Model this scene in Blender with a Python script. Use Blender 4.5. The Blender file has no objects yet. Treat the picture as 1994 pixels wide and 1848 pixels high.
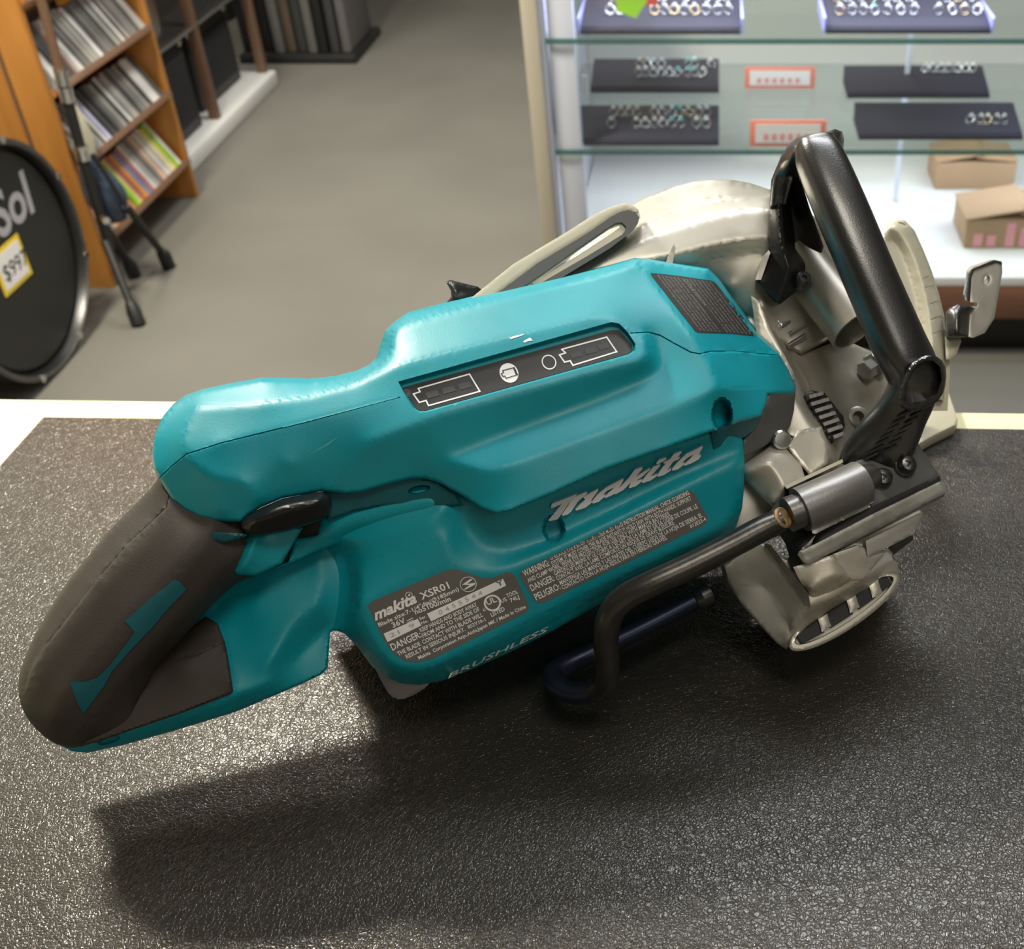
import bpy, bmesh, math, random
import numpy as np
from mathutils import Vector, Matrix
from mathutils.bvhtree import BVHTree
from mathutils.geometry import delaunay_2d_cdt
random.seed(7); rng = np.random.default_rng(5)
C = bpy.context.scene.collection
# ------------------------------------------------------------------ camera
F, CX, CY, TH = 2249.0, 1400.0, 924.0, math.radians(36.17)
CAM = Vector((0, 0, 0.5))
cd = bpy.data.cameras.new('camera'); cam = bpy.data.objects.new('camera', cd); C.objects.link(cam)
cam.location = CAM; cam.rotation_euler = (math.pi/2-TH, 0, 0)
cd.sensor_width = 36; cd.lens = 36*F/1994; cd.shift_x = -(CX-997)/1994
cd.clip_start = 0.02; cd.clip_end = 60
cd.dof.use_dof = True; cd.dof.focus_distance = 0.60; cd.dof.aperture_fstop = 13.5
bpy.context.scene.camera = cam
vs = bpy.context.scene.view_settings
bpy.context.scene.display_settings.display_device = 'sRGB'
vs.view_transform = 'Standard'; vs.look = 'None'; vs.gamma = 1; vs.exposure = 0.10; vs.use_curve_mapping = False
# ------------------------------------------------------------------ world and lights
w = bpy.data.worlds.new('world'); bpy.context.scene.world = w; w.use_nodes = True
w.node_tree.nodes['Background'].inputs[0].default_value = (1, .97, .92, 1)
w.node_tree.nodes['Background'].inputs[1].default_value = 0.05
def area(name, loc, sx, sy, power, col=(1, .96, .88), rot=(0, 0, 0)):
    l = bpy.data.lights.new(name, 'AREA'); l.shape = 'RECTANGLE'; l.size = sx; l.size_y = sy
    l.energy = power; l.color = col
    o = bpy.data.objects.new(name, l); C.objects.link(o); o.location = loc; o.rotation_euler = rot
    return o
area('ceiling_lamp_light', (-1.34, 1.80, 1.73), 0.40, 0.40, 108, (1, .93, .76))
area('ceiling_lamp_light', (0.25, 1.35, 1.73), 1.1, 0.4, 20, (.96, .98, 1))
area('ceiling_lamp_light', (-1.9, 3.6, 1.73), 0.5, 1.1, 44, (1, .95, .86))
area('ceiling_lamp_light', (-0.3, 3.9, 1.73), 0.5, 1.1, 52, (1, .97, .9))
area('ceiling_lamp_light', (0.30, -0.08, 1.73), 0.7, 0.5, 10, (1, .92, .80))
area('ceiling_lamp_light', (1.05, -1.3, 1.73), 0.7, 1.0, 9, (1, .94, .84))
area('showcase_strip_light', (0.62, 2.53, 0.015), 1.8, 0.05, 9, (.80, .86, 1))
area('showcase_strip_light', (0.62, 2.8, -0.44), 1.8, 0.3, 5.5, (.82, .88, 1))
# ------------------------------------------------------------------ pixel -> place helpers
ct, st = math.cos(TH), math.sin(TH)
def ray(px, py):
    u = (px-CX)/F; v = (CY-py)/F
    return Vector((u, ct+v*st, -st+v*ct))
def atX(px, py, X): r = ray(px, py); return CAM + r*(X/r.x)
def atY(px, py, Y): r = ray(px, py); return CAM + r*(Y/r.y)
def atZ(px, py, Z): r = ray(px, py); return CAM + r*((Z-.5)/r.z)
N = Vector((0.20, -0.643, 0.766)).normalized()        # the saw lies along a sloping plane with this normal
O = CAM + ray(1000, 1350)*((0.047-.5)/ray(1000, 1350).z)
def P(px, py, h=0.0):
    r = ray(px, py); k = (N.dot(O)+h*.001-N.dot(CAM))/N.dot(r); return CAM + r*k
MM = 0.262     # millimetres per pixel around the saw
# ------------------------------------------------------------------ materials
def mat(name, col, rough=.5, metal=0, bump=0, bscale=300, var=0, vscale=8, spec=None, coat=0, emit=None, trans=0, ior=1.45, alpha=1, col2=None, detail=4, rvar=0, bdist=.001):
    m = bpy.data.materials.new(name); m.use_nodes = True; nt = m.node_tree; b = nt.nodes['Principled BSDF']
    b.inputs['Base Color'].default_value = (*col, 1); b.inputs['Roughness'].default_value = rough; b.inputs['Metallic'].default_value = metal
    if spec is not None: b.inputs['Specular IOR Level'].default_value = spec
    if coat: b.inputs['Coat Weight'].default_value = coat; b.inputs['Coat Roughness'].default_value = .28
    if emit: b.inputs['Emission Color'].default_value = (*emit[:3], 1); b.inputs['Emission Strength'].default_value = emit[3]
    if trans: b.inputs['Transmission Weight'].default_value = trans; b.inputs['IOR'].default_value = ior
    if bump or var or rvar or col2:
        tc = nt.nodes.new('ShaderNodeTexCoord')
    if var or col2:
        n = nt.nodes.new('ShaderNodeTexNoise'); n.inputs['Scale'].default_value = vscale; n.inputs['Detail'].default_value = detail
        nt.links.new(tc.outputs['Object'], n.inputs['Vector'])
        r = nt.nodes.new('ShaderNodeValToRGB'); r.color_ramp.elements[0].position = .32; r.color_ramp.elements[1].position = .68
        a = col2 or tuple(max(0, c*(1-var)) for c in col); bb = col if col2 else tuple(min(1, c*(1+var)) for c in col)
        r.color_ramp.elements[0].color = (*a, 1); r.color_ramp.elements[1].color = (*bb, 1)
        nt.links.new(n.outputs['Fac'], r.inputs['Fac']); nt.links.new(r.outputs['Color'], b.inputs['Base Color'])
    if rvar:
        n3 = nt.nodes.new('ShaderNodeTexNoise'); n3.inputs['Scale'].default_value = 40; n3.inputs['Detail'].default_value = 6
        nt.links.new(tc.outputs['Object'], n3.inputs['Vector'])
        mr = nt.nodes.new('ShaderNodeMapRange'); mr.inputs['From Min'].default_value = .3; mr.inputs['From Max'].default_value = .7
        mr.inputs['To Min'].default_value = rough-rvar; mr.inputs['To Max'].default_value = rough+rvar
        nt.links.new(n3.outputs['Fac'], mr.inputs['Value']); nt.links.new(mr.outputs['Result'], b.inputs['Roughness'])
    if bump:
        n2 = nt.nodes.new('ShaderNodeTexNoise'); n2.inputs['Scale'].default_value = bscale; n2.inputs['Detail'].default_value = 5
        nt.links.new(tc.outputs['Object'], n2.inputs['Vector'])
        bp = nt.nodes.new('ShaderNodeBump'); bp.inputs['Strength'].default_value = bump; bp.inputs['Distance'].default_value = bdist
        nt.links.new(n2.outputs['Fac'], bp.inputs['Height']); nt.links.new(bp.outputs['Normal'], b.inputs['Normal'])
    return m
M = {}
M['teal'] = mat('teal_plastic', (0.0, .285, .360), .44, bump=.10, bscale=900, bdist=.0005, var=.07, vscale=30, rvar=.05)
M['teal_soft'] = mat('deep_teal_insert', (.004, .11, .14), .45)
M['teal_dark'] = mat('dark_and_shaded_teal', (.0, .09, .115), .45)  # dark teal; carries painted shade on the gap and strip below the cover
M['rubber'] = mat('brown_black_rubber', (.045, .036, .030), .62, bump=.35, bscale=1500, bdist=.0004, var=.15, vscale=20)
M['black'] = mat('black_plastic', (.012, .012, .013), .32, bump=.12, bscale=1200, bdist=.0004)
M['black_gloss'] = mat('glossy_black_plastic', (.010, .010, .011), .30, bump=.30, bscale=1100, bdist=.0004, spec=1.0, coat=.8)
M['blackdeep'] = mat('deep_black_plastic', (.006, .006, .006), .6)
M['magnesium'] = mat('painted_magnesium', (.46, .44, .385), .40, metal=.6, var=.10, vscale=25, bump=.06, bscale=700, bdist=.0004, rvar=.06)
M['cast'] = mat('cast_aluminium', (.66, .66, .64), .42, metal=.35, col2=(.50, .46, .38), vscale=14, bump=.15, bscale=900, bdist=.0004)
M['cream_metal'] = mat('cream_painted_metal', (.52, .49, .38), .5, metal=.2, var=.06, vscale=20)
M['steel_bright'] = mat('bright_steel', (.62, .63, .62), .22, metal=1, bump=.05, bscale=300)
M['steel_dark'] = mat('dark_steel', (.16, .155, .15), .34, metal=.85, bump=.08, bscale=500, var=.2, vscale=40)
M['hook_steel'] = mat('worn_black_steel', (.07, .067, .062), .30, metal=.75, bump=.10, bscale=500, var=.25, vscale=50)
M['gunmetal'] = mat('grey_coated_steel', (.22, .215, .21), .36, metal=.6, bump=.08, bscale=600, var=.12, vscale=25)
M['zinc'] = mat('zinc_plate', (.36, .36, .33), .48, metal=.55, var=.18, vscale=90)
M['greyplastic'] = mat('dark_grey_plastic', (.075, .077, .078), .5, bump=.1, bscale=900, bdist=.0004)
M['label'] = mat('grey_label', (.14, .135, .128), .34)
M['label_dark'] = mat('charcoal_label', (.035, .035, .036), .42)
M['white_print'] = mat('white_print', (.95, .95, .95), .5)
M['grey_print'] = mat('grey_print', (.42, .43, .43), .5)
M['dim_print'] = mat('dim_print', (.27, .25, .23), .5)
M['led'] = mat('smoked_led_window', (.10, .105, .11), .25)
M['scuff'] = mat('scuffed_teal', (.12, .45, .52), .5)
M['logo'] = mat('satin_silver_logo', (.80, .80, .84), .4, metal=.1)
M['pinkgrey'] = mat('pale_grey_plastic', (.34, .31, .31), .4)
M['rust'] = mat('brass_worn', (.40, .25, .12), .5, metal=.6, var=.4, vscale=300)
# ------------------------------------------------------------------ tagging
def tag(o, label=None, cat=None, group=None, kind=None):
    if label: o['label'] = label
    if cat: o['category'] = cat
    if group: o['group'] = group
    if kind: o['kind'] = kind
    return o
def empty(name, loc, label, cat, group=None):
    o = bpy.data.objects.new(name, None); C.objects.link(o); o.location = loc; o.empty_display_size = .05
    return tag(o, label, cat, group)
def link(name, me, m=None, parent=None, smooth=None):
    o = bpy.data.objects.new(name, me); C.objects.link(o)
    if m is not None: me.materials.append(m)
    if parent is not None:
        o.parent = parent; o.matrix_parent_inverse = Matrix.Translation(-world_loc(parent))
    if smooth is not None:
        for p in me.polygons: p.use_smooth = True
        me.set_sharp_from_angle(angle=math.radians(smooth))
    return o
def world_loc(o): return Vector(o.location) if o.type == 'EMPTY' else Vector((0, 0, 0))
# every mesh below is written in world coordinates; a parent Empty sits at the base of its thing
# ------------------------------------------------------------------ 2D geometry
def inside(poly, pts):
    x, y = pts[:, 0], pts[:, 1]; r = np.zeros(len(pts), bool); n = len(poly)
    for i in range(n):
        x1, y1 = poly[i][:2]; x2, y2 = poly[(i+1) % n][:2]
        if y1 == y2: continue
        c = ((y1 > y) != (y2 > y)) & (x < (x2-x1)*(y-y1)/(y2-y1)+x1); r ^= c
    return r
def segdist(loop, pts, closed=True):
    d = np.full(len(pts), 1e9); n = len(loop)
    for i in range(n if closed else n-1):
        a = np.array(loop[i][:2]); b = np.array(loop[(i+1) % n][:2]); ab = b-a; L = ab@ab
        if L < 1e-9: continue
        t = np.clip(((pts-a)@ab)/L, 0, 1); q = a+t[:, None]*ab; d = np.minimum(d, np.hypot(*(pts-q).T))
    return d
def chaikin(p, it=1, closed=True, k=.25):
    p = [np.array(q, float) for q in p]
    for _ in range(it):
        out = []; n = len(p)
        if not closed: out.append(p[0])
        for i in range(n if closed else n-1):
            a, b = p[i], p[(i+1) % n]; out += [a*(1-k)+b*k, a*k+b*(1-k)]
        if not closed: out.append(p[-1])
        p = out
    return [tuple(q) for q in p]
def densify(p, step, closed=True):
    out = []; n = len(p)
    for i in range(n if closed else n-1):
        a = np.array(p[i], float); b = np.array(p[(i+1) % n], float); L = math.hypot(*(b-a)[:2]); m = max(1, int(round(L/step)))
        out += [tuple(a+(b-a)*j/m) for j in range(m)]
    if not closed: out.append(tuple(np.array(p[-1], float)))
    return out
def H3(p, h): return [(q[0], q[1], q[2] if len(q) > 2 else h) for q in p]
def coarse(outline, lines, pts):
    V = []; E = []
    def add(l, closed):
        s = len(V); V.extend(l); k = len(l)
        for i in range(k if closed else k-1): E.append((s+i, s+(i+1) % k))
    add(outline, True)
    for l in lines: add(l, False)
    V.extend(pts)
    r = delaunay_2d_cdt([Vector(v[:2]) for v in V], E, [], 0, 1e-4)
    hv = []
    for i, ov in enumerate(r[3]): hv.append(float(np.mean([V[k][2] for k in ov])) if ov else None)
    co = np.array([tuple(v) for v in r[0]])
    for i, h in enumerate(hv):
        if h is None:
            d = [(co[i][0]-v[0])**2+(co[i][1]-v[1])**2 for v in V]; hv[i] = V[int(np.argmin(d))][2]
    return co, np.array(hv), [f for f in r[2] if len(f) == 3]
def evalh(tri, pts):
    co, hv, fs = tri; out = np.full(len(pts), np.nan)
    for f in fs:
        a, b, c = co[f[0]], co[f[1]], co[f[2]]; d = (b[1]-c[1])*(a[0]-c[0])+(c[0]-b[0])*(a[1]-c[1])
        if abs(d) < 1e-9: continue
        l0 = ((b[1]-c[1])*(pts[:, 0]-c[0])+(c[0]-b[0])*(pts[:, 1]-c[1]))/d
        l1 = ((c[1]-a[1])*(pts[:, 0]-c[0])+(a[0]-c[0])*(pts[:, 1]-c[1]))/d; l2 = 1-l0-l1
        k = (l0 > -1e-4) & (l1 > -1e-4) & (l2 > -1e-4) & np.isnan(out)
        out[k] = l0[k]*hv[f[0]]+l1[k]*hv[f[1]]+l2[k]*hv[f[2]]
    b = np.isnan(out)
    if b.any():
        for i in np.where(b)[0]: out[i] = hv[int(np.argmin(((co-pts[i])**2).sum(1)))]
    return out
BV = {}
def relief(name, outline, m, parent, h=0, lines=(), pts=(), step=4, smooth=4, rnd=0, back=(0, 0, -30), grooves=(), recess=(), holes=(), ck=0, sharp=40, fn=None, fair=260):
    """a solid whose face towards the viewer has the given outline and relief and whose far side is set back"""
    outline = H3(outline, h)
    if ck: outline = chaikin(outline, ck)
    holes = [H3(q, h) for q in holes]
    tri = coarse(outline, [H3(l, h) for l in lines], [tuple(p) for p in pts])
    loops = [densify(outline, step)]+[densify(q, step) for q in holes]
    V = []; E = []; nb = []
    for l in loops:
        s = len(V); V += [tuple(float(c) for c in q[:2]) for q in l]; k = len(l); E += [(s+i, s+(i+1) % k) for i in range(k)]; nb.append((s, k))
    nB = len(V)
    bhs = [q[2] for l in loops for q in l]
    gl = []
    for g, wd, dp in grooves:
        g = densify(g, step, False); ga = np.array([q[:2] for q in g], float); t = np.gradient(ga, axis=0); t = t/ np.hypot(*t.T)[:, None].clip(1e-9); nn = np.stack([-t[:, 1], t[:, 0]], 1)
        for off in (-wd, 0, wd):
            s = len(V); V += [tuple(q) for q in ga+nn*off]; E += [(s+i, s+i+1) for i in range(len(ga)-1)]
            if off == 0: gl += [(q, dp) for q in ga.tolist()]
    cl_ = []
    for l in lines:
        l = densify(H3(l, h), step, False); s = len(V); V += [tuple(float(c) for c in q[:2]) for q in l]; E += [(s+i, s+i+1) for i in range(len(l)-1)]; cl_ += [(s+i, q[2]) for i, q in enumerate(l)]
    for q in pts: cl_.append((len(V), q[2])); V.append((float(q[0]), float(q[1])))
    cl_ = dict(cl_)
    rl = []
    for poly, dp, wd in recess:
        poly = densify([q[:2] for q in poly], step); pa = np.array(poly, float); c = pa.mean(0)
        t = np.roll(pa, -1, 0)-np.roll(pa, 1, 0); t = t/ np.hypot(*t.T)[:, None].clip(1e-9); nn = np.stack([-t[:, 1], t[:, 0]], 1)
        test = inside(poly, pa+nn*1.0); sg = 1 if test.mean() > .5 else -1
        inn = pa+nn*sg*wd
        for L in (pa, inn):
            s = len(V); V += [tuple(q) for q in L]; k = len(L); E += [(s+i, s+(i+1) % k) for i in range(k)]
        rl.append((poly, dp, wd))
    oa = np.array([q[:2] for q in outline]); x0, y0 = oa.min(0); x1, y1 = oa.max(0)
    gx, gy = np.meshgrid(np.arange(float(x0), float(x1), step), np.arange(float(y0), float(y1), step*.866)); gx[1::2] += step/2
    G = np.stack([gx.ravel(), gy.ravel()], 1)
    k = inside(outline, G) & (segdist(outline, G) > step*.55)
    for q in holes: k &= ~inside(q, G) & (segdist(q, G) > step*.55)
    G = G[k]
    if len(V) > nB:
        S = np.array(V[nB:]); keep = np.ones(len(G), bool)
        for i in range(0, len(G), 400):
            d = ((G[i:i+400, None]-S[None])**2).sum(2).min(1); keep[i:i+400] = d > (step*.5)**2
        G = G[keep]
    V += [tuple(q) for q in G]
    r = delaunay_2d_cdt([Vector(v) for v in V], E, [], 0, 1e-5)
    co = np.array([tuple(v) for v in r[0]]); fs = np.array([f for f in r[2] if len(f) == 3])
    cen = co[fs].mean(1); k = inside(loops[0], cen)
    for l in loops[1:]: k &= ~inside(l, cen)
    fs = fs[k]
    # boundary flags
    isb = np.zeros(len(co), bool)
    for i, ov in enumerate(r[3]):
        if any(o < nB for o in ov): isb[i] = True
    hh = evalh(tri, co)
    e = np.concatenate([fs[:, [0, 1]], fs[:, [1, 2]], fs[:, [2, 0]]]); e = np.concatenate([e, e[:, ::-1]])
    deg = np.bincount(e[:, 0], minlength=len(co)).astype(float)
    fix = isb.copy()
    if fair:
        for i, ov in enumerate(r[3]):
            v_ = [cl_[o] for o in ov if o in cl_]
            if v_ and not isb[i]: hh[i] = float(np.mean(v_)); fix[i] = True
        for _ in range(fair):
            s = np.bincount(e[:, 0], weights=hh[e[:, 1]], minlength=len(co)); hh = np.where(fix, hh, np.where(deg > 0, s/np.maximum(deg, 1), hh))
    for _ in range(smooth):
        s = np.bincount(e[:, 0], weights=hh[e[:, 1]], minlength=len(co)); a = np.where(deg > 0, s/np.maximum(deg, 1), hh)
        hh = np.where(isb, hh, a)
    if fn is not None: hh = fn(co, hh)
    for poly, dp, wd in rl:
        k = inside(poly, co); d = segdist(poly, co); hh -= np.where(k, np.clip(d/wd, 0, 1)*dp, 0)
    if gl:
        gq = np.array([q for q, _ in gl]); gd = gl[0][1]
        for i in range(0, len(co), 400):
            d = ((co[i:i+400, None]-gq[None])**2).sum(2).min(1); hh[i:i+400] -= np.where(d < .5, gd, 0)
    if rnd:
        d = segdist(outline, co)
        for q in holes: d = np.minimum(d, segdist(q, co))
        q = np.clip(1-d/rnd, 0, 1); hh -= rnd*MM*(1-np.sqrt(1-q*q))
    W = [P(x, y, z) for (x, y), z in zip(co, hh)]; n = len(W)
    B = [P(x+back[0], y+back[1], back[2]) for (x, y) in co]
    B = [b+N*max(0, (.0015-b.z)/N.z) for b in B]
    faces = []
    def orient(f):
        a, b, c = co[f[0]], co[f[1]], co[f[2]]
        return (b[0]-a[0])*(c[1]-a[1])-(b[1]-a[1])*(c[0]-a[0]) < 0
    for f in fs:
        f = [int(i) for i in f]
        if not orient(f): f = f[::-1]
        faces.append(f); faces.append([i+n for i in f[::-1]])
    cnt = {}
    for f in faces[::2]:
        for i in range(3): cnt[(f[i], f[(i+1) % 3])] = 1
    for (a, b) in list(cnt):
        if (b, a) not in cnt: faces.append([b, a, a+n, b+n])
    me = bpy.data.meshes.new(name); me.from_pydata([tuple(v) for v in W+B], [], faces); me.update(); me.validate()
    o = link(name, me, m, parent, sharp)
    BV[o.name] = BVHTree.FromPolygons(W, faces[:2*len(fs):2]); o['_'] = 0; del o['_']
    return o
def hit(px, py, surfs, lift=.00015):
    d = ray(px, py).normalized(); best = None
    for s in surfs:
        l, nn, i, dist = BV[s.name].ray_cast(CAM, d)
        if l is not None and (best is None or dist < best[1]): best = (l, dist)
    if best is None: return P(px, py, 0)
    return best[0]-d*lift
def patch(name, poly, surfs, m, parent, step=5, lift=.00018, ck=0):
    """thin sticker or inlay that follows the surface below it"""
    if ck: poly = chaikin(poly, ck)
    poly = densify([q[:2] for q in poly], step)
    pa = np.array(poly); x0, y0 = pa.min(0); x1, y1 = pa.max(0)
    gx, gy = np.meshgrid(np.arange(float(x0), float(x1), step), np.arange(float(y0), float(y1), step)); G = np.stack([gx.ravel(), gy.ravel()], 1)
    G = G[inside(poly, G) & (segdist(poly, G) > step*.5)]
    V = poly+[tuple(q) for q in G]; k = len(poly)
    r = delaunay_2d_cdt([Vector(v) for v in V], [(i, (i+1) % k) for i in range(k)], [], 0, 1e-5)
    co = np.array([tuple(v) for v in r[0]]); fs = np.array([f for f in r[2] if len(f) == 3]); fs = fs[inside(poly, co[fs].mean(1))]
    W = [hit(x, y, surfs, lift) for x, y in co]; n = len(W)
    U = [v-N*.0006 for v in W]
    faces = []; cnt = {}
    for f in fs:
        f = [int(i) for i in f]; a, b, c = co[f[0]], co[f[1]], co[f[2]]
        if (b[0]-a[0])*(c[1]-a[1])-(b[1]-a[1])*(c[0]-a[0]) > 0: f = f[::-1]
        faces.append(f)
        for i in range(3): cnt[(f[i], f[(i+1) % 3])] = 1
    for (a, b) in list(cnt):
        if (b, a) not in cnt: faces.append([b, a, a+n, b+n])
    me = bpy.data.meshes.new(name); me.from_pydata([tuple(v) for v in W+U], [], faces); me.update()
    o = link(name, me, m, parent, 40); BV[o.name] = BVHTree.FromPolygons(W+U, faces); return o
def glyphs(s, res=2, bold=0.0, shear=0.0, space=1.0):
    cu = bpy.data.curves.new('t', 'FONT'); cu.body = s; cu.resolution_u = res; cu.offset = bold; cu.shear = shear; cu.space_character = space
    o = bpy.data.objects.new('t', cu); me = bpy.data.meshes.new_from_object(o)
    v = np.array([tuple(q.co)[:2] for q in me.vertices]); f = [list(p.vertices) for p in me.polygons]
    bpy.data.objects.remove(o); bpy.data.curves.remove(cu); bpy.data.meshes.remove(me)
    return v, f
def print_text(name, items, surfs, m, parent, Z=lambda x, y: (x, y), lift=.0004, up=None, bold=.012, base=True):
    """items: (string, start x, y, end x, y, cap height) along a straight baseline"""
    VV = []; FF = []
    for it in items:
        s, xa, ya, xb, yb, hc = it[:6]; sh = it[6] if len(it) > 6 else 0
        v, f = glyphs(s, 2, bold, sh)
        if len(v) == 0: continue
        x0, x1 = v[:, 0].min(), v[:, 0].max(); ux, uy = xb-xa, yb-ya; L = math.hypot(ux, uy)
        if up: wx, wy = up
        else: wx, wy = uy/L, -ux/L
        n = len(VV)
        for x, y in v:
            t = (x-x0)/(x1-x0); q = y/.69*hc
            X, Y = Z(xa+ux*t+wx*q, ya+uy*t+wy*q); VV.append((X, Y))
        FF += [[i+n for i in g] for g in f]
    W = [tuple(hit(x, y, surfs, lift)) for x, y in VV]
    me = bpy.data.meshes.new(name); me.from_pydata(W, [], FF); me.update()
    return link(name, me, m, parent)
def print_poly(name, polys, surfs, m, parent, Z=lambda x, y: (x, y), lift=.0005, step=12):
    VV = []; FF = []
    for p in polys:
        p = densify([tuple(Z(*q)) for q in p], step); n = len(VV); k = len(p)
        r = delaunay_2d_cdt([Vector(q) for q in p], [(i, (i+1) % k) for i in range(k)], [], 0, 1e-5)
        co = [tuple(v) for v in r[0]]; VV += co
        fs = np.array([f for f in r[2] if len(f) == 3]); ca = np.array(co); fs = fs[inside(p, ca[fs].mean(1))]
        FF += [[int(i)+n for i in f] for f in fs]
    me = bpy.data.meshes.new(name); me.from_pydata([tuple(hit(x, y, surfs, lift)) for x, y in VV], [], FF); me.update()
    return link(name, me, m, parent)
def stroke(pts, w, closed=False):
    """outline strokes as quads, pixel width w"""
    out = []; n = len(pts)
    for i in range(n if closed else n-1):
        a = np.array(pts[i], float); b = np.array(pts[(i+1) % n], float); t = (b-a)/max(1e-6, math.hypot(*(b-a))); nn = np.array([-t[1], t[0]])*w/2; t = t*w/2
        out.append([tuple(a-t+nn), tuple(b+t+nn), tuple(b+t-nn), tuple(a-t-nn)])
    return out
def circle(cx, cy, rx, ry=None, n=28, rot=0):
    ry = ry or rx; c, s = math.cos(rot), math.sin(rot)
    return [(cx+rx*math.cos(a)*c-ry*math.sin(a)*s, cy+rx*math.cos(a)*s+ry*math.sin(a)*c) for a in [2*math.pi*i/n for i in range(n)]]
# ------------------------------------------------------------------ swept bars, lathes, boxes
def catmull(p, k=6):
    p = [np.array(q, float) for q in p]; out = []
    q = [2*p[0]-p[1]]+p+[2*p[-1]-p[-2]]
    for i in range(1, len(q)-2):
        for j in range(k):
            t = j/k; a, b, c, d = q[i-1:i+3]
            out.append(.5*((2*b)+(-a+c)*t+(2*a-5*b+4*c-d)*t*t+(-a+3*b-3*c+d)*t**3))
    out.append(p[-1]); return out
def sweep_w(name, pts, radii, m, parent, nrm=None, e=2.0, seg=24, k=6, caps=True, sharp=40, round_cap=0):
    """pts world points; radii list of (side, up)"""
    pts = [np.array(p, float) for p in pts]
    A = catmull([np.concatenate([p, r]) for p, r in zip(pts, radii)], k) if k > 1 else [np.concatenate([p, r]) for p, r in zip(pts, radii)]
    V = []; F_ = []; n0 = np.array(nrm if nrm is not None else N, float); rings = []
    for i, q in enumerate(A):
        t = A[min(i+1, len(A)-1)][:3]-A[max(i-1, 0)][:3]; t /= np.linalg.norm(t)+1e-12
        s = np.cross(t, n0); s /= np.linalg.norm(s)+1e-12; u = np.cross(s, t); rings.append((q[:3], s, u, q[3], q[4], t))
    if round_cap:
        def capr(R, sgn):
            out = []
            for a in (80, 60, 40, 20):
                a = math.radians(a); r0 = R[4]*round_cap
                out.append((R[0]+sgn*R[5]*r0*math.sin(a), R[1], R[2], R[3]*math.cos(a), R[4]*math.cos(a), R[5]))
            return out
        rings = capr(rings[0], -1)+rings+capr(rings[-1], 1)[::-1]
    for c, s, u, a, b, t in rings:
        for j in range(seg):
            th = 2*math.pi*j/seg; cc, ss = math.cos(th), math.sin(th)
            x = math.copysign(abs(cc)**(2/e), cc)*a; y = math.copysign(abs(ss)**(2/e), ss)*b
            V.append(tuple(c+s*x+u*y))
    R = len(rings)
    for i in range(R-1):
        for j in range(seg): F_.append([i*seg+j, i*seg+(j+1) % seg, (i+1)*seg+(j+1) % seg, (i+1)*seg+j])
    if caps: F_.append(list(range(seg))[::-1]); F_.append([(R-1)*seg+j for j in range(seg)])
    me = bpy.data.meshes.new(name); me.from_pydata(V, [], F_); me.update()
    bm = bmesh.new(); bm.from_mesh(me); bmesh.ops.recalc_face_normals(bm, faces=bm.faces); bm.to_mesh(me); bm.free()
    o = link(name, me, m, parent, sharp); BV[o.name] = BVHTree.FromPolygons([Vector(v) for v in V], F_); return o
def sweep(name, st_, m, parent, **kw):
    """stations (px, py, h, side mm, up mm)"""
    return sweep_w(name, [P(*q[:3]) for q in st_], [(q[3]*.001, q[4]*.001) for q in st_], m, parent, **kw)
def lathe(name, prof, origin, axis, m, parent, seg=32, sharp=35, ref=None, tube=False):
    """prof: (distance along axis, radius)"""
    ax = Vector(axis).normalized(); s = ax.orthogonal().normalized() if ref is None else (Vector(ref)-ax*ax.dot(Vector(ref))).normalized(); u = ax.cross(s); o_ = Vector(origin)
    V = []; F_ = []
    for d, r in prof:
        for j in range(seg):
            a = 2*math.pi*j/seg; V.append(tuple(o_+ax*d+(s*math.cos(a)+u*math.sin(a))*max(r, 1e-6)))
    R = len(prof)
    for i in range(R-1):
        for j in range(seg): F_.append([i*seg+j, i*seg+(j+1) % seg, (i+1)*seg+(j+1) % seg, (i+1)*seg+j])
    if tube: F_ += [[(R-1)*seg+j, (R-1)*seg+(j+1) % seg, (j+1) % seg, j] for j in range(seg)]
    else: F_.append(list(range(seg))[::-1]); F_.append([(R-1)*seg+j for j in range(seg)])
    me = bpy.data.meshes.new(name); me.from_pydata(V, [], F_); me.update()
    bm = bmesh.new(); bm.from_mesh(me); bmesh.ops.remove_doubles(bm, verts=bm.verts, dist=2e-6); bmesh.ops.recalc_face_normals(bm, faces=bm.faces); bm.to_mesh(me); bm.free()
    return link(name, me, m, parent, sharp)
def rawbox(V, F_, c, hx, hy, hz, ax=None):
    """append an oriented box; ax = three axis vectors"""
    ax = ax or (Vector((1, 0, 0)), Vector((0, 1, 0)), Vector((0, 0, 1))); n = len(V); c = Vector(c)
    for i in (-1, 1):
        for j in (-1, 1):
            for k in (-1, 1): V.append(c+ax[0]*hx*i+ax[1]*hy*j+ax[2]*hz*k)
    F_ += [[n+q for q in f] for f in ((0, 1, 3, 2), (4, 6, 7, 5), (0, 4, 5, 1), (2, 3, 7, 6), (0, 2, 6, 4), (1, 5, 7, 3))]
def boxes(name, specs, m, parent=None, bev=.002, seg=2):
    V = []; F_ = []
    for s in specs: rawbox(V, F_, *s)
    me = bpy.data.meshes.new(name); me.from_pydata([tuple(v) for v in V], [], F_); me.update()
    bm = bmesh.new(); bm.from_mesh(me); bmesh.ops.recalc_face_normals(bm, faces=bm.faces)
    if bev: bmesh.ops.bevel(bm, geom=list(bm.edges), offset=bev, segments=seg, affect='EDGES', profile=.5)
    bm.to_mesh(me); bm.free()
    return link(name, me, m, parent, 35)
def bx(name, x0, x1, y0, y1, z0, z1, m, parent=None, bev=.002):
    return boxes(name, [(((x0+x1)/2, (y0+y1)/2, (z0+z1)/2), (x1-x0)/2, (y1-y0)/2, (z1-z0)/2)], m, parent, bev)
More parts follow.
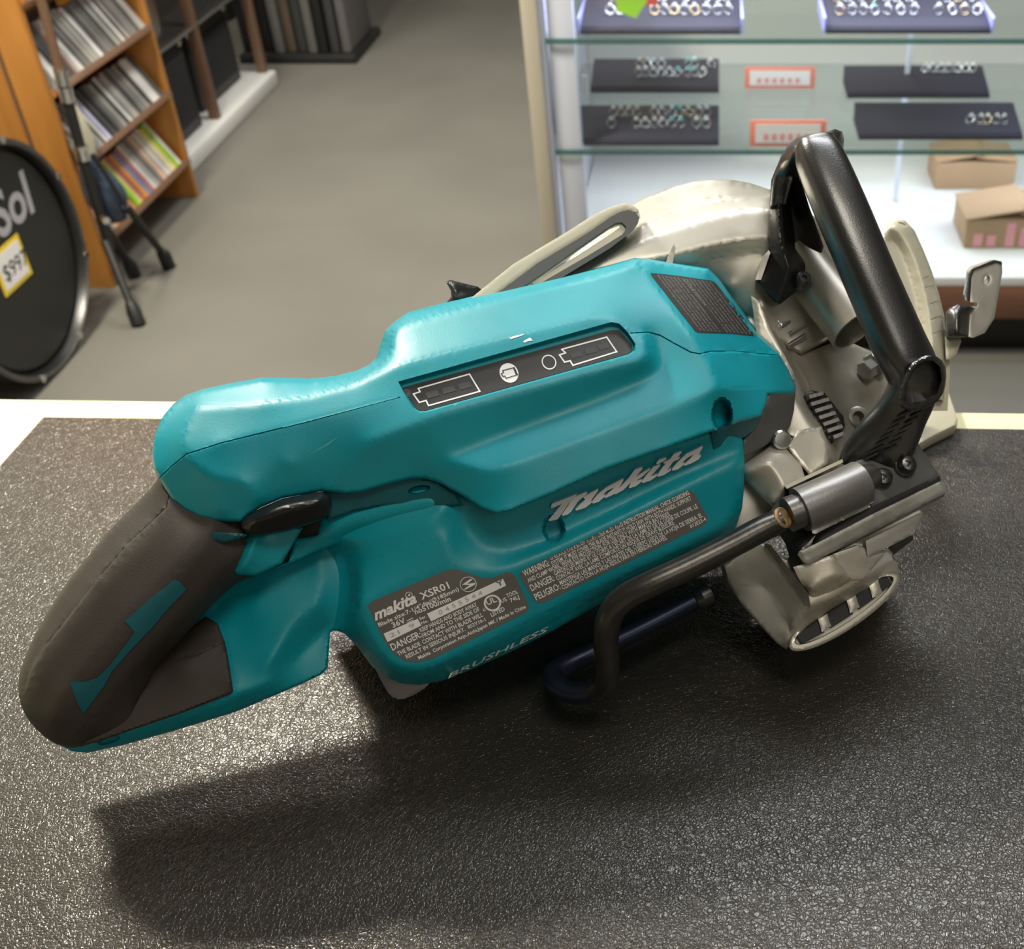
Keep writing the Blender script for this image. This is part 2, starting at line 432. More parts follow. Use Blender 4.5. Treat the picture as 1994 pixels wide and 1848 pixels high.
def prism(name, poly, m, parent, off, bev=.0008, sharp=35):
    """extrude a world polygon by the vector off"""
    n = len(poly); V = [Vector(p) for p in poly]+[Vector(p)+Vector(off) for p in poly]
    F_ = [list(range(n)), list(range(n, 2*n))[::-1]]+[[i, (i+1) % n, n+(i+1) % n, n+i] for i in range(n)]
    me = bpy.data.meshes.new(name); me.from_pydata([tuple(v) for v in V], [], F_); me.update()
    bm = bmesh.new(); bm.from_mesh(me); bmesh.ops.recalc_face_normals(bm, faces=bm.faces)
    if bev: bmesh.ops.bevel(bm, geom=list(bm.edges), offset=bev, segments=2, affect='EDGES', profile=.5)
    bm.to_mesh(me); bm.free()
    o = link(name, me, m, parent, sharp); return o

# ================================================================== the room
def leather():
    m = bpy.data.materials.new('embossed_black_leatherette'); m.use_nodes = True; nt = m.node_tree; b = nt.nodes['Principled BSDF']; L = nt.links.new
    b.inputs['Base Color'].default_value = (.026, .0235, .020, 1); b.inputs['Roughness'].default_value = .50; b.inputs['Specular IOR Level'].default_value = .34; b.inputs['Coat Weight'].default_value = .8; b.inputs['Coat Roughness'].default_value = .10; b.inputs['Coat Tint'].default_value = (1, .98, .94, 1)
    tc = nt.nodes.new('ShaderNodeTexCoord')
    n = nt.nodes.new('ShaderNodeTexNoise'); n.inputs['Scale'].default_value = 160; n.inputs['Detail'].default_value = 3; L(tc.outputs['Object'], n.inputs['Vector'])
    mx = nt.nodes.new('ShaderNodeVectorMath'); mx.operation = 'MULTIPLY_ADD'; L(n.outputs['Color'], mx.inputs[0]); mx.inputs[1].default_value = (.006, .006, .006); L(tc.outputs['Object'], mx.inputs[2])
    v = nt.nodes.new('ShaderNodeTexVoronoi'); v.feature = 'DISTANCE_TO_EDGE'; v.inputs['Scale'].default_value = 430; L(mx.outputs[0], v.inputs['Vector'])
    r = nt.nodes.new('ShaderNodeMapRange'); r.inputs['From Max'].default_value = .20; r.interpolation_type = 'SMOOTHSTEP'; L(v.outputs['Distance'], r.inputs['Value'])
    v2 = nt.nodes.new('ShaderNodeTexVoronoi'); v2.feature = 'F1'; v2.inputs['Scale'].default_value = 900; L(mx.outputs[0], v2.inputs['Vector'])
    n2 = nt.nodes.new('ShaderNodeTexNoise'); n2.inputs['Scale'].default_value = 900; n2.inputs['Detail'].default_value = 4; L(tc.outputs['Object'], n2.inputs['Vector'])
    a1 = nt.nodes.new('ShaderNodeMath'); a1.operation = 'MULTIPLY_ADD'; L(v2.outputs['Distance'], a1.inputs[0]); a1.inputs[1].default_value = -.5; L(r.outputs['Result'], a1.inputs[2])
    a2 = nt.nodes.new('ShaderNodeMath'); a2.operation = 'MULTIPLY_ADD'; L(n2.outputs['Fac'], a2.inputs[0]); a2.inputs[1].default_value = .6; L(a1.outputs[0], a2.inputs[2])
    v3 = nt.nodes.new('ShaderNodeTexVoronoi'); v3.feature = 'DISTANCE_TO_EDGE'; v3.inputs['Scale'].default_value = 95
    n4 = nt.nodes.new('ShaderNodeTexNoise'); n4.inputs['Scale'].default_value = 60; n4.inputs['Detail'].default_value = 5; L(tc.outputs['Object'], n4.inputs['Vector'])
    mx2 = nt.nodes.new('ShaderNodeVectorMath'); mx2.operation = 'MULTIPLY_ADD'; L(n4.outputs['Color'], mx2.inputs[0]); mx2.inputs[1].default_value = (.03, .03, .03); L(tc.outputs['Object'], mx2.inputs[2]); L(mx2.outputs[0], v3.inputs['Vector'])
    r3 = nt.nodes.new('ShaderNodeMapRange'); r3.inputs['From Max'].default_value = .05; L(v3.outputs['Distance'], r3.inputs['Value'])
    a3 = nt.nodes.new('ShaderNodeMath'); a3.operation = 'MULTIPLY_ADD'; L(r3.outputs['Result'], a3.inputs[0]); a3.inputs[1].default_value = .7; L(a2.outputs[0], a3.inputs[2])
    bp = nt.nodes.new('ShaderNodeBump'); bp.inputs['Strength'].default_value = .72; bp.inputs['Distance'].default_value = .00022; L(a3.outputs[0], bp.inputs['Height']); L(bp.outputs['Normal'], b.inputs['Coat Normal']); L(bp.outputs['Normal'], b.inputs['Normal'])
    return m
def wood(name, c1, c2, scale=6, axis=2, rough=.4):
    m = bpy.data.materials.new(name); m.use_nodes = True; nt = m.node_tree; b = nt.nodes['Principled BSDF']; L = nt.links.new
    tc = nt.nodes.new('ShaderNodeTexCoord'); mp = nt.nodes.new('ShaderNodeMapping'); sc = [scale*4]*3; sc[axis] = scale*.35; mp.inputs['Scale'].default_value = sc; L(tc.outputs['Object'], mp.inputs['Vector'])
    n = nt.nodes.new('ShaderNodeTexNoise'); n.inputs['Scale'].default_value = 1.5; n.inputs['Detail'].default_value = 6; n.inputs['Distortion'].default_value = .6; L(mp.outputs[0], n.inputs['Vector'])
    r = nt.nodes.new('ShaderNodeValToRGB'); r.color_ramp.elements[0].position = .3; r.color_ramp.elements[1].position = .7
    r.color_ramp.elements[0].color = (*c1, 1); r.color_ramp.elements[1].color = (*c2, 1); L(n.outputs['Fac'], r.inputs['Fac']); L(r.outputs['Color'], b.inputs['Base Color']); b.inputs['Roughness'].default_value = rough
    return m
M['leather'] = leather()
M['cream'] = mat('cream_laminate', (.80, .76, .50), .35)
M['carpet'] = mat('grey_carpet', (.150, .143, .124), .95, bump=.5, bscale=700, bdist=.003, col2=(.128, .122, .106), vscale=2.2)
M['wall'] = mat('painted_wall', (.34, .32, .28), .8)
M['ceiling'] = mat('ceiling_tile', (.40, .385, .35), .9)
M['counter_side'] = mat('counter_side', (.30, .27, .22), .6)
def struct(o): o['kind'] = 'structure'; return o
FZ = -.95
struct(bx('floor', -3.4, 3.6, -2.2, 8, FZ-.05, FZ, M['carpet'], bev=0))
struct(bx('ceiling', -3.4, 3.6, -2.2, 8, 1.76, 1.82, M['ceiling'], bev=0))
struct(bx('wall_left', -3.5, -3.4, -2.2, 8, FZ, 1.76, M['wall'], bev=0))
struct(bx('wall_right', 3.6, 3.7, -2.2, 8, FZ, 1.76, M['wall'], bev=0))
struct(bx('wall_back', -3.4, 3.6, 8, 8.1, FZ, 1.76, M['wall'], bev=0))
struct(bx('wall_front', -3.4, 3.6, -2.3, -2.2, FZ, 1.76, M['wall'], bev=0))
# counter, its far edge runs from (-0.58, 0.788) to (0.242, 0.767)
ang = math.atan2(.767-.788, .822); e1 = Vector((math.cos(ang), math.sin(ang), 0)); e2 = Vector((-e1.y, e1.x, 0)); ez = Vector((0, 0, 1))
ct_root = empty('shop_counter', (-.2, .3, FZ), 'cream topped shop counter under the black mat in the foreground', 'counter')
far = Vector((-.2, .7785, 0))
boxes('worktop', [(far-e2*.45+Vector((.1, 0, -.0175)), 1.3, .45, .0155, (e1, e2, ez))], M['cream'], ct_root, .002)
boxes('cabinet_body', [(far-e2*.47+Vector((.1, 0, -.4925)), 1.25, .40, .4575, (e1, e2, ez))], M['counter_side'], ct_root, .004)
mc = Vector((-.532, .761, 0)); ma = math.atan2(.745-.761, .717); m1 = Vector((math.cos(ma), math.sin(ma), 0)); m2 = Vector((-m1.y, m1.x, 0))
mo = boxes('counter_mat', [(mc+m1*.75-m2*.36+Vector((0, 0, -.001)), .75, .36, .001, (m1, m2, ez))], M['leather'], None, .0007)
tag(mo, 'black embossed leatherette mat lying on the cream counter under the saw', 'mat')
# ================================================================== the circular saw
saw = empty('circular_saw', P(1000, 1350, -60), 'teal and black cordless rear-handle circular saw with silver blade guard lying on the black mat', 'circular saw')
nose = [(310, 933, 38), (300, 912, 38), (296, 885, 36), (301, 848, 34), (316, 813, 30), (334, 792, 28), (357, 776, 26), (390, 764, 30), (440, 753, 34), (507, 741, 38), (560, 742, 40), (600, 743, 40), (650, 738, 40), (690, 728, 38), (715, 716, 36), (732, 700, 31), (742, 668, 28), (750, 645, 26), (770, 628, 26), (791, 614, 27), (880, 590, 29), (980, 569, 30), (1100, 541, 30), (1190, 518, 30), (1234, 505, 28), (1262, 507, 28), (1377, 526, 26), (1398, 548, 24), (1432, 597, 22), (1474, 653, 20), (1515, 690, 20), (1535, 722, 20), (1548, 755, 20), (1547, 768, 20)]
cover_out = nose + [(1495, 767, 36), (1491, 788, 38), (1482, 810, 40), (1440, 822, 48), (1392, 838, 58), (1300, 872, 61), (1180, 914, 61), (1080, 960, 60), (992, 996, 58), (965, 1000, 56), (938, 989, 54), (900, 965, 50), (856, 941, 47), (829, 932, 46), (802, 932, 46), (762, 941, 45), (708, 957, 44), (675, 961, 44), (642, 958, 45), (624, 957, 45), (550, 970, 45), (510, 987, 44), (483, 1003, 43), (469, 1016, 41), (442, 1016, 39), (415, 1014, 38), (388, 1008, 37), (361, 994, 37), (334, 972, 37)]
cover_lines = [
 [(310, 933, 38), (364, 884, 51), (430, 863, 56), (600, 820, 59), (775, 774, 61)],
 [(383, 789, 43), (368, 816, 45), (359, 846, 48), (357, 866, 50), (364, 884, 51)],
 [(364, 884, 51), (380, 903, 52), (402, 922, 53), (429, 934, 54), (456, 934, 55), (478, 942, 55), (496, 958, 52), (504, 975, 49)],
 [(383, 789, 43), (440, 790, 49), (507, 786, 53), (600, 772, 54), (690, 744, 54)],
 [(780, 838, 63), (726, 860, 61), (692, 884, 56), (665, 920, 51), (642, 950, 47)],
 [(780, 838, 63), (869, 803, 66), (1000, 768, 67), (1120, 735, 68), (1250, 703, 67), (1265, 692, 65), (1262, 668, 64), (1257, 656, 63), (1231, 647, 62)],
 [(869, 890, 56), (1000, 838, 57), (1150, 782, 58), (1287, 723, 58), (1290, 708, 57), (1272, 669, 56), (1258, 650, 57)],
 [(869, 890, 56), (900, 905, 59), (940, 915, 62), (966, 912, 63), (1000, 903, 64), (1130, 856, 65), (1265, 807, 65), (1390, 762, 64), (1404, 754, 63)],
 [(1404, 754, 63), (1384, 710, 62), (1347, 655, 60), (1300, 590, 52), (1262, 530, 42), (1240, 513, 36)],
 [(1404, 754, 63), (1470, 757, 42), (1545, 760, 22)],
 [(764, 637, 40), (788, 630, 42), (950, 584, 44), (1086, 548, 44), (1180, 530, 43), (1234, 515, 39)],
 [(764, 637, 40), (758, 690, 47), (742, 708, 49), (718, 724, 50), (690, 744, 54), (775, 711, 57), (924, 673, 60), (1018, 650, 61), (1150, 618, 62), (1195, 620, 62), (1222, 640, 62)],
]
SEAM1 = [(306, 936), (332, 910), (364, 884), (430, 863), (600, 821), (776, 774)]
SEAM2 = [(1229, 649), (1262, 647), (1285, 653), (1315, 670), (1345, 686), (1362, 689), (1385, 684), (1430, 684), (1514, 692)]
PANEL = [(775, 743), (1190, 627), (1206, 630), (1222, 646), (1238, 670), (1237, 684), (1226, 692), (830, 803), (816, 803), (805, 796), (790, 772)]
def cover_fn(co, hh):
    # screw well near the front end
    x, y = co[:, 0], co[:, 1]
    d = ((x-1406)/20)**2+((y-808)/34)**2
    return hh-np.clip((1.0-d)*3, 0, 1)*16
housing = relief('upper_housing', cover_out, M['teal'], saw, lines=cover_lines, pts=[(430, 990, 47), (560, 900, 56)], step=3.4, smooth=9, rnd=7, back=(4, -6, -15), grooves=[(SEAM1, 1.7, 1.3), (SEAM2, 1.6, 1.3)], recess=[(PANEL, 4.5, 3.0)], fn=cover_fn, sharp=38)
low_out = [(1400, 835, 40), (1446, 855, 32), (1450, 900, 28), (1449, 950, 22), (1445, 990, 16), (1434, 1025, 10), (1408, 1052, 6), (1240, 1136, 0), (1070, 1232, -4), (985, 1274, -8), (908, 1308, -12), (860, 1326, -14), (816, 1334, -16), (781, 1331, -16), (752, 1320, -14), (725, 1298, -12), (698, 1262, -8), (672, 1234, -6), (655, 1228, -8), (640, 1229, -12), (612, 1200, -18), (590, 1130, -16), (600, 1075, -10), (640, 1040, 6), (660, 1000, 18), (690, 950, 30), (900, 930, 36), (1000, 960, 40)]
low_lines = [
 [(655, 1070, 8), (672, 1085, 7), (684, 1120, 6), (684, 1180, 5), (668, 1215, -2)],
 [(697, 1108, 22), (748, 1084, 28), (810, 1062, 33), (870, 1046, 36)],
 [(640, 1045, 20), (700, 1052, 26), (780, 1040, 33), (840, 1015, 38), (870, 985, 40)],
 [(697, 1108, 22), (698, 1140, 22), (697, 1176, 24)],
 [(870, 1046, 36), (874, 1070, 34), (875, 1097, 32)],
 [(895, 990, 34), (905, 1030, 29), (935, 1062, 27), (985, 1074, 27), (1060, 1055, 27), (1200, 990, 28), (1330, 925, 29), (1436, 873, 30)],
 [(697, 1176, 24), (775, 1138, 28), (875, 1097, 32), (892, 1104, 31), (924, 1114, 30), (957, 1116, 31), (992, 1108, 32), (1140, 1038, 34), (1300, 960, 35), (1439, 898, 33)],
 [(697, 1176, 24), (705, 1200, 20), (726, 1240, 14), (745, 1272, 10), (765, 1293, 8), (790, 1303, 7), (815, 1306, 7), (848, 1298, 8), (950, 1250, 11), (1065, 1190, 14), (1240, 1110, 16), (1392, 1042, 17), (1417, 1024, 18), (1433, 990, 21), (1440, 950, 26), (1439, 898, 33)],
 [(685, 1190, 16), (700, 1232, 10), (722, 1270, 5), (752, 1305, 0), (785, 1319, -2), (816, 1320, -3), (855, 1311, -3), (905, 1291, -2), (985, 1257, 1), (1068, 1214, 4), (1240, 1120, 8), (1405, 1040, 10), (1430, 1013, 13), (1441, 985, 18), (1445, 950, 23)],
]
def low_fn(co, hh):
    x, y = co[:, 0], co[:, 1]
    d = ((x-1078)/21)**2+((y-1030)/27)**2
    return hh-np.clip((1.0-d)*3, 0, 1)*10
lower = relief('lower_housing', low_out, M['teal'], saw, lines=low_lines, step=4.2, smooth=6, rnd=6, back=(0, -8, -112), fn=low_fn)  # unseen back carried down to the mat to block light beneath
neck = relief('handle_neck', [(520, 1112, 18), (562, 1094, 18), (576, 1050, 20), (600, 1046, 22), (618, 1042, 24), (626, 1010, 24), (660, 990, 28), (700, 972, 30), (800, 945, 34), (880, 945, 40), (900, 985, 38), (870, 1030, 26), (800, 1050, 20), (740, 1058, 18), (690, 1052, 16), (650, 1062, 18), (612, 1076, 18), (560, 1100, 16)], M['teal'], saw, lines=[[(600, 1050, 24), (680, 1018, 30), (760, 992, 36), (850, 975, 41)]], step=4.5, smooth=8, rnd=4, back=(0, -4, -10))
# shadow gap below the cover, shade put into its dark teal, with screw well
gap = relief('shaded_gap_face', [(628, 940, 40), (700, 940, 40), (790, 925, 42), (850, 935, 43), (885, 962, 44), (905, 985, 40), (872, 988, 38), (800, 984, 36), (740, 986, 35), (690, 996, 33), (640, 1014, 31), (634, 990, 34)], M['teal_dark'], saw, step=4.5, smooth=4, rnd=5, back=(0, 0, 5), recess=[(circle(816, 953, 22, 8, 20, -.2), 5, 3)])
# rear grip
grip_out = [(322, 900, 28), (306, 938, 26), (262, 984, 22), (222, 1022, 20), (170, 1085, 16), (125, 1140, 12), (85, 1205, 8), (55, 1262, 4), (38, 1310, 2), (35, 1345, 0), (42, 1380, -2), (62, 1412, -4), (92, 1440, -6), (118, 1453, -7), (150, 1457, -8), (185, 1445, -8), (260, 1415, -6), (268, 1370, -4), (290, 1330, -2), (300, 1300, 0), (330, 1268, 2), (368, 1228, 6), (400, 1192, 8), (440, 1152, 12), (472, 1128, 14), (505, 1118, 16), (530, 1060, 22), (500, 1000, 26), (400, 960, 28)]
grip_lines = [
 [(330, 935, 36), (326, 985, 38), (300, 1020, 38), (250, 1070, 36), (190, 1135, 32), (130, 1210, 26), (80, 1280, 19), (58, 1330, 14), (52, 1365, 8), (60, 1395, 3)],
 [(420, 1010, 44), (370, 1090, 42), (290, 1180, 37), (200, 1280, 30), (120, 1370, 22), (100, 1410, 15)],
 [(480, 1060, 34), (420, 1140, 28), (340, 1230, 22), (250, 1320, 18), (190, 1390, 12), (150, 1430, 6)]]
grip = relief('rear_grip', grip_out, M['rubber'], saw, lines=grip_lines, step=4.5, smooth=22, rnd=14, back=(10, -10, -22), ck=1,
 grooves=[([(316, 945), (329, 965), (324, 988), (300, 1012), (250, 1058), (190, 1128), (130, 1205), (85, 1262), (62, 1300), (48, 1345)], 1.4, .9)], sharp=50)
inlay = patch('grip_inlay', [(340, 1128), (350, 1133), (363, 1148), (330, 1182), (296, 1222), (255, 1265), (216, 1310), (203, 1335), (162, 1390), (152, 1372), (136, 1328), (165, 1328), (188, 1320), (210, 1300), (235, 1268), (262, 1232), (255, 1222), (243, 1210), (290, 1168)], [grip], M['teal_soft'], grip, lift=.0009, step=5)
# lower arm of the loop handle with its rubber pad
arm_out = [(118, 1452, -16), (140, 1463, -18), (170, 1466, -18), (240, 1451, -17), (350, 1420, -15), (460, 1386, -13), (540, 1352, -12), (600, 1326, -12), (628, 1312, -12), (638, 1300, -12), (643, 1232, -10), (700, 1190, -6), (700, 1080, 2), (620, 1050, 4), (520, 1085, 0), (420, 1140, -10), (380, 1200, -16), (300, 1280, -20), (200, 1380, -20)]
arm_lines = [
 [(180, 1450, -9), (250, 1427, -6), (350, 1395, -3), (459, 1352, 0), (520, 1332, -2), (552, 1308, -6), (590, 1265, -10), (640, 1226, -12)],
 [(423, 1170, -14), (432, 1215, -10), (444, 1255, -6), (452, 1300, -2), (459, 1349, 0)],
 [(552, 1095, 2), (520, 1135, 2), (496, 1180, 0), (484, 1214, -4), (470, 1232, -6), (440, 1246, -7)],
 [(620, 1085, 6), (625, 1130, 4), (617, 1183, 3), (597, 1188, 3), (560, 1228, 3), (530, 1285, 3), (514, 1300, 2)],
 ]
arm = relief('lower_arm', arm_out, M['teal'], saw, lines=arm_lines, step=4.2, smooth=5, rnd=6, back=(0, -10, -52), recess=[(circle(212, 1441, 23, 8, 20, -.28), 4, 3)])
pad = relief('arm_pad', [(190, 1350, -6), (262, 1300, -10), (330, 1255, -12), (400, 1200, -11), (424, 1214, -8), (438, 1250, -4), (446, 1290, 0), (454, 1345, 3), (448, 1352, 2), (350, 1390, 1), (250, 1424, -2), (190, 1446, -5), (160, 1450, -6)], M['rubber'], arm, lines=[[(345, 1296, 1), (438, 1251, -2)]], step=4.5, smooth=12, rnd=6, back=(0, 0, -24), grooves=[([(345, 1285), (390, 1273), (433, 1252)], 1.2, .6)], sharp=50)
# trigger and lock button
trig = relief('trigger', [(486, 1030, 30), (470, 1070, 28), (455, 1112, 25), (462, 1119, 24), (497, 1121, 23), (516, 1113, 23), (548, 1098, 24), (570, 1062, 27), (590, 1028, 29), (560, 1020, 32)], M['teal'], saw, lines=[[(495, 1044, 36), (470, 1108, 31)]], step=4, smooth=4, rnd=6, back=(0, 0, -5))
relief('trigger_slot', [(540, 1098, 14), (572, 1040, 18), (600, 1000, 24), (645, 985, 26), (650, 1010, 24), (625, 1050, 20)], M['blackdeep'], saw, step=5, smooth=1, back=(0, 0, -5))
relief('lock_button', [(470, 1030, 44), (469, 1019, 45), (480, 1005, 46), (510, 988, 48), (550, 971, 49), (600, 961, 49), (628, 957, 49), (643, 967, 48), (646, 984, 47), (641, 1000, 46), (630, 1010, 45), (600, 1022, 44), (560, 1034, 44), (510, 1044, 43), (485, 1043, 43)], M['black'], saw, lines=[[(492, 1014, 53), (550, 991, 56), (622, 976, 57)]], step=3.6, smooth=6, rnd=8, back=(0, 0, 10))
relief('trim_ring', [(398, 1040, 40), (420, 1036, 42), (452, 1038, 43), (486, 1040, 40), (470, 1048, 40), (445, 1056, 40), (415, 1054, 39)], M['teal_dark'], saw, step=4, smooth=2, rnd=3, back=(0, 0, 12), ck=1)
relief('battery_terminal_guard', [(725, 1290, -30), (770, 1325, -26), (830, 1322, -26), (838, 1334, -28), (795, 1360, -32), (768, 1362, -34), (752, 1345, -34)], M['pinkgrey'], saw, step=5, smooth=3, rnd=5, back=(0, -6, -70), ck=1)
# ------------------------------------------------------------------ battery status panel
pan = patch('status_panel', [(783, 756), (790, 753), (1190, 643), (1206, 642), (1231, 672), (1231, 683), (1222, 689), (830, 799), (818, 800), (809, 794)], [housing], M['label_dark'], housing, lift=.0005, step=6)
z1 = lambda x, y: (680+x/3.696, 480+y/3.696)
z2 = lambda x, y: (1130+x/3.696, 480+y/3.696)
ol = [(457, 1057), (492, 1044), (483, 1022), (865, 917), (943, 1043), (570, 1148), (545, 1108), (515, 1120), (500, 1112)]
ol = [(462, 1062), (510, 1045), (497, 1022), (865, 918), (940, 1042), (571, 1145), (553, 1108), (505, 1122)]
wp = [[z1(*q) for q in p] for p in stroke(ol, 10, True)]
o2 = [(1513, 775), (1560, 765), (1540, 738), (1640, 710)]
o2 = [z1(x, y) for x, y in [(1513, 780), (1557, 766), (1530, 740)]]+[z2(x, y) for x, y in [(190, 652), (262, 757)]]+[z1(1610, 855), z1(1590, 822), z1(1550, 832)]
wp += stroke(o2, 2.8, True)
wp += [circle(*z1(1150, 910), 20, 17.5, 26, .9)]
ring = stroke(circle(*z1(1438, 832), 14, 12.5, 22, .8), 2.2, True)
print_poly('battery_symbols', wp+ring, [pan], M['white_print'], pan, lift=.0002, step=9)
sq = []
for cx, cy in [(598, 1062), (715, 1030), (832, 1000)]: sq.append([z1(cx+a, cy+b) for a, b in ((-52, -8), (35, -30), (52, 8), (-32, 32))])
for cx, cy in [(1630, 780), (1735, 750)]: sq.append([z1(cx+a, cy+b) for a, b in ((-45, -12), (30, -28), (45, 8), (-28, 28))])
sq.append([z2(165+a, 723+b) for a, b in ((-45, -15), (28, -32), (47, 3), (-22, 25))])
for q in sq: print_poly('charge_lamp', [q], [pan], M['led'], pan, lift=.0002, step=20)
print_poly('check_symbol', [[z1(*q) for q in p] for p in stroke([(1095, 915), (1112, 905), (1105, 892), (1188, 870), (1212, 922), (1130, 948), (1120, 932), (1108, 935)], 6, True)]+[[z1(*q) for q in [(1180, 875), (1192, 872), (1214, 922), (1200, 926)]]], [pan], M['label_dark'], pan, lift=.0005, step=9)
for q in ([(1150, 655), (1205, 640), (1262, 628), (1240, 642), (1165, 666)], [(1250, 684), (1275, 668), (1300, 655), (1322, 676), (1290, 680), (1262, 692)], [(900, 120), (905, 118), (1120, 60), (1118, 66)]):
    print_poly('wear_mark', [[z1(*c) for c in q]] if q[0][0] > 1000 else [[(595, 890), (640, 862), (662, 848), (640, 865)]], [housing], M['white_print'] if q[0][0] > 1000 else M['scuff'], housing, lift=.00025, step=9)
# ------------------------------------------------------------------ top caution label
z6 = lambda x, y: (1240+x/7.669, 500+y/7.669)
tl = patch('caution_label', [z6(*q) for q in [(205, 240), (600, 280), (1110, 355), (1160, 375), (1200, 420), (1800, 1170), (1795, 1190), (1400, 1150), (920, 1135), (870, 1110), (830, 1060), (215, 280)]], [housing], M['label_dark'], housing, lift=.0003, step=6)
L14 = ['Para reducir el riesgo de lesiones lea el manual de', 'instrucciones. Use proteccion ocular. Revise el sistema', 'de guardas: debe cubrir el disco al instante. Sujete la', 'sierra con ambas manos. Apoye y sujete la pieza. No use', 'baterias de otra marca. PELIGRO: mantenga las manos', 'lejos de la hoja. ADVERTISSEMENT: pour reduire le', 'risque de blessure lire le manuel. ADVERTENCIA', 'Verifier le protecteur: il doit couvrir la lame', 'aussitot. Tenir la scie avec les deux mains. Appuyer', 'et serrer la piece. Porter une protection oculaire.', 'Utiliser seulement avec les batteries indiquees.', 'DANGER: gardez les mains et le corps a l ecart de', 'la lame et de sa ligne de coupe. Le contact avec la', 'lame comporte un risque de grave blessure corporelle']
its = []
for i, t in enumerate(L14):
    k = (i+.8)/14.6
    if i == 6: continue
    a = (250+k*880, 262+k*115); b = (900+k*830, 1095+k*60); its.append((t, a[0], a[1], b[0], b[1], 40))
its.append(('ADVERTENCIA', 665, 318, 1010, 730, 50))
print_text('caution_text', its, [tl], M['dim_print'], tl, Z=z6, lift=.0002, up=(.9, .18), bold=0)
# ------------------------------------------------------------------ rating label and warning label
z8 = lambda x, y: (700+x/5.865, 1120+y/5.865)
z7 = lambda x, y: (640+x/2.3186, 850+y/2.3186)
rl = patch('rating_label', [z7(*q) for q in [(176, 765), (200, 742), (540, 600), (575, 598), (625, 615), (700, 640), (740, 640), (800, 612), (825, 615), (845, 635), (903, 760), (900, 785), (880, 800), (470, 1003), (400, 1020), (350, 1015), (300, 985), (262, 940), (230, 880)]], [lower], M['label'], lower, lift=.00025, step=6)
upv = (-.43, -.90)
print_text('rating_print', [('XSR01', 712, 282, 1035, 148, 82), ('Blade size:7-1/4"dia(\u00d8185mm)', 225, 592, 1140, 175, 46), ('36V', 385, 602, 530, 538, 60), ('\u2099o5100/min'.replace('\u2099', 'n'), 640, 448, 1050, 292, 58),
 ('Ser.', 690, 515, 770, 482, 34), ('No.', 712, 565, 790, 532, 34), ('DANGER:', 378, 862, 712, 705, 78), ('KEEP HANDS AND BODY AWAY', 700, 652, 1350, 352, 48), ('FROM AND TO THE SIDE OF', 728, 716, 1378, 405, 48),
 ('THE BLADE. CONTACT WITH BLADE WILL', 445, 922, 1415, 468, 48), ('RESULT IN SERIOUS INJURY.', 540, 955, 1212, 632, 46), ('852Y10-1', 1245, 615, 1445, 522, 40), ('Makita  Corporation Anjo,Aichi,Japan MK / Made in China', 680, 965, 1905, 372, 40),
 ('UL', 1462, 345, 1575, 300, 66), ('c', 1415, 415, 1445, 402, 38), ('US', 1625, 318, 1690, 290, 44), ('TOOL', 1690, 262, 1815, 205, 48), ('74LJ', 1730, 312, 1830, 265, 44), ('LISTED', 1510, 478, 1665, 402, 48)], [rl], M['white_print'], rl, Z=z8, up=upv, bold=.018, lift=.0003)
print_text('maker_name', [('makita', 178, 520, 665, 305, 118, .35)], [rl], M['white_print'], rl, Z=z8, up=upv, bold=.035, lift=.0003)
sp = [[z8(*q) for q in [(275, 668), (665, 498), (707, 575), (320, 765)]], [z8(*q) for q in [(770, 440), (1638, 40), (1675, 120), (820, 528)]]]
sp += [[z8(*q) for q in p] for p in stroke(circle(1242, 104, 92, 84, 28), 7, True)+stroke(circle(1518, 318, 88, 84, 28), 20, True)+stroke(circle(565, 228, 38, 34, 18), 7, True)+stroke([(545, 520), (608, 488)], 9)+stroke([(548, 542), (560, 536)], 8)+stroke([(570, 531), (585, 524)], 8)+stroke([(595, 519), (608, 512)], 8)]
sp += [[z8(*q) for q in [(1170, 110), (1270, 42), (1290, 50), (1228, 100), (1322, 88), (1318, 108), (1210, 165), (1192, 160), (1262, 112)]]]
sp.append([z8(*q) for q in [(555, 240), (562, 212), (576, 210), (580, 238)]])
print_poly('rating_fields', sp, [rl], M['white_print'], rl, lift=.0003, step=8)
print_text('serial_digits', [('0 4 5 5 5 4 4', 915, 452, 1410, 218, 50), ('21  9', 355, 715, 635, 585, 46)], [rl], M['grey_print'], rl, Z=z8, up=upv, bold=-.004, lift=.0006)
print_text('serial_suffix', [('Y', 1580, 132, 1650, 100, 58)], [rl], M['label'], rl, Z=z8, up=upv, bold=.015, lift=.0006)
wl = patch('warning_label', [z7(*q) for q in [(862, 625), (872, 605), (1600, 250), (1625, 240), (1650, 252), (1712, 370), (1708, 388), (1690, 402), (970, 750), (945, 752), (930, 740), (868, 640)]], [lower], M['label'], lower, lift=.00025, step=6)
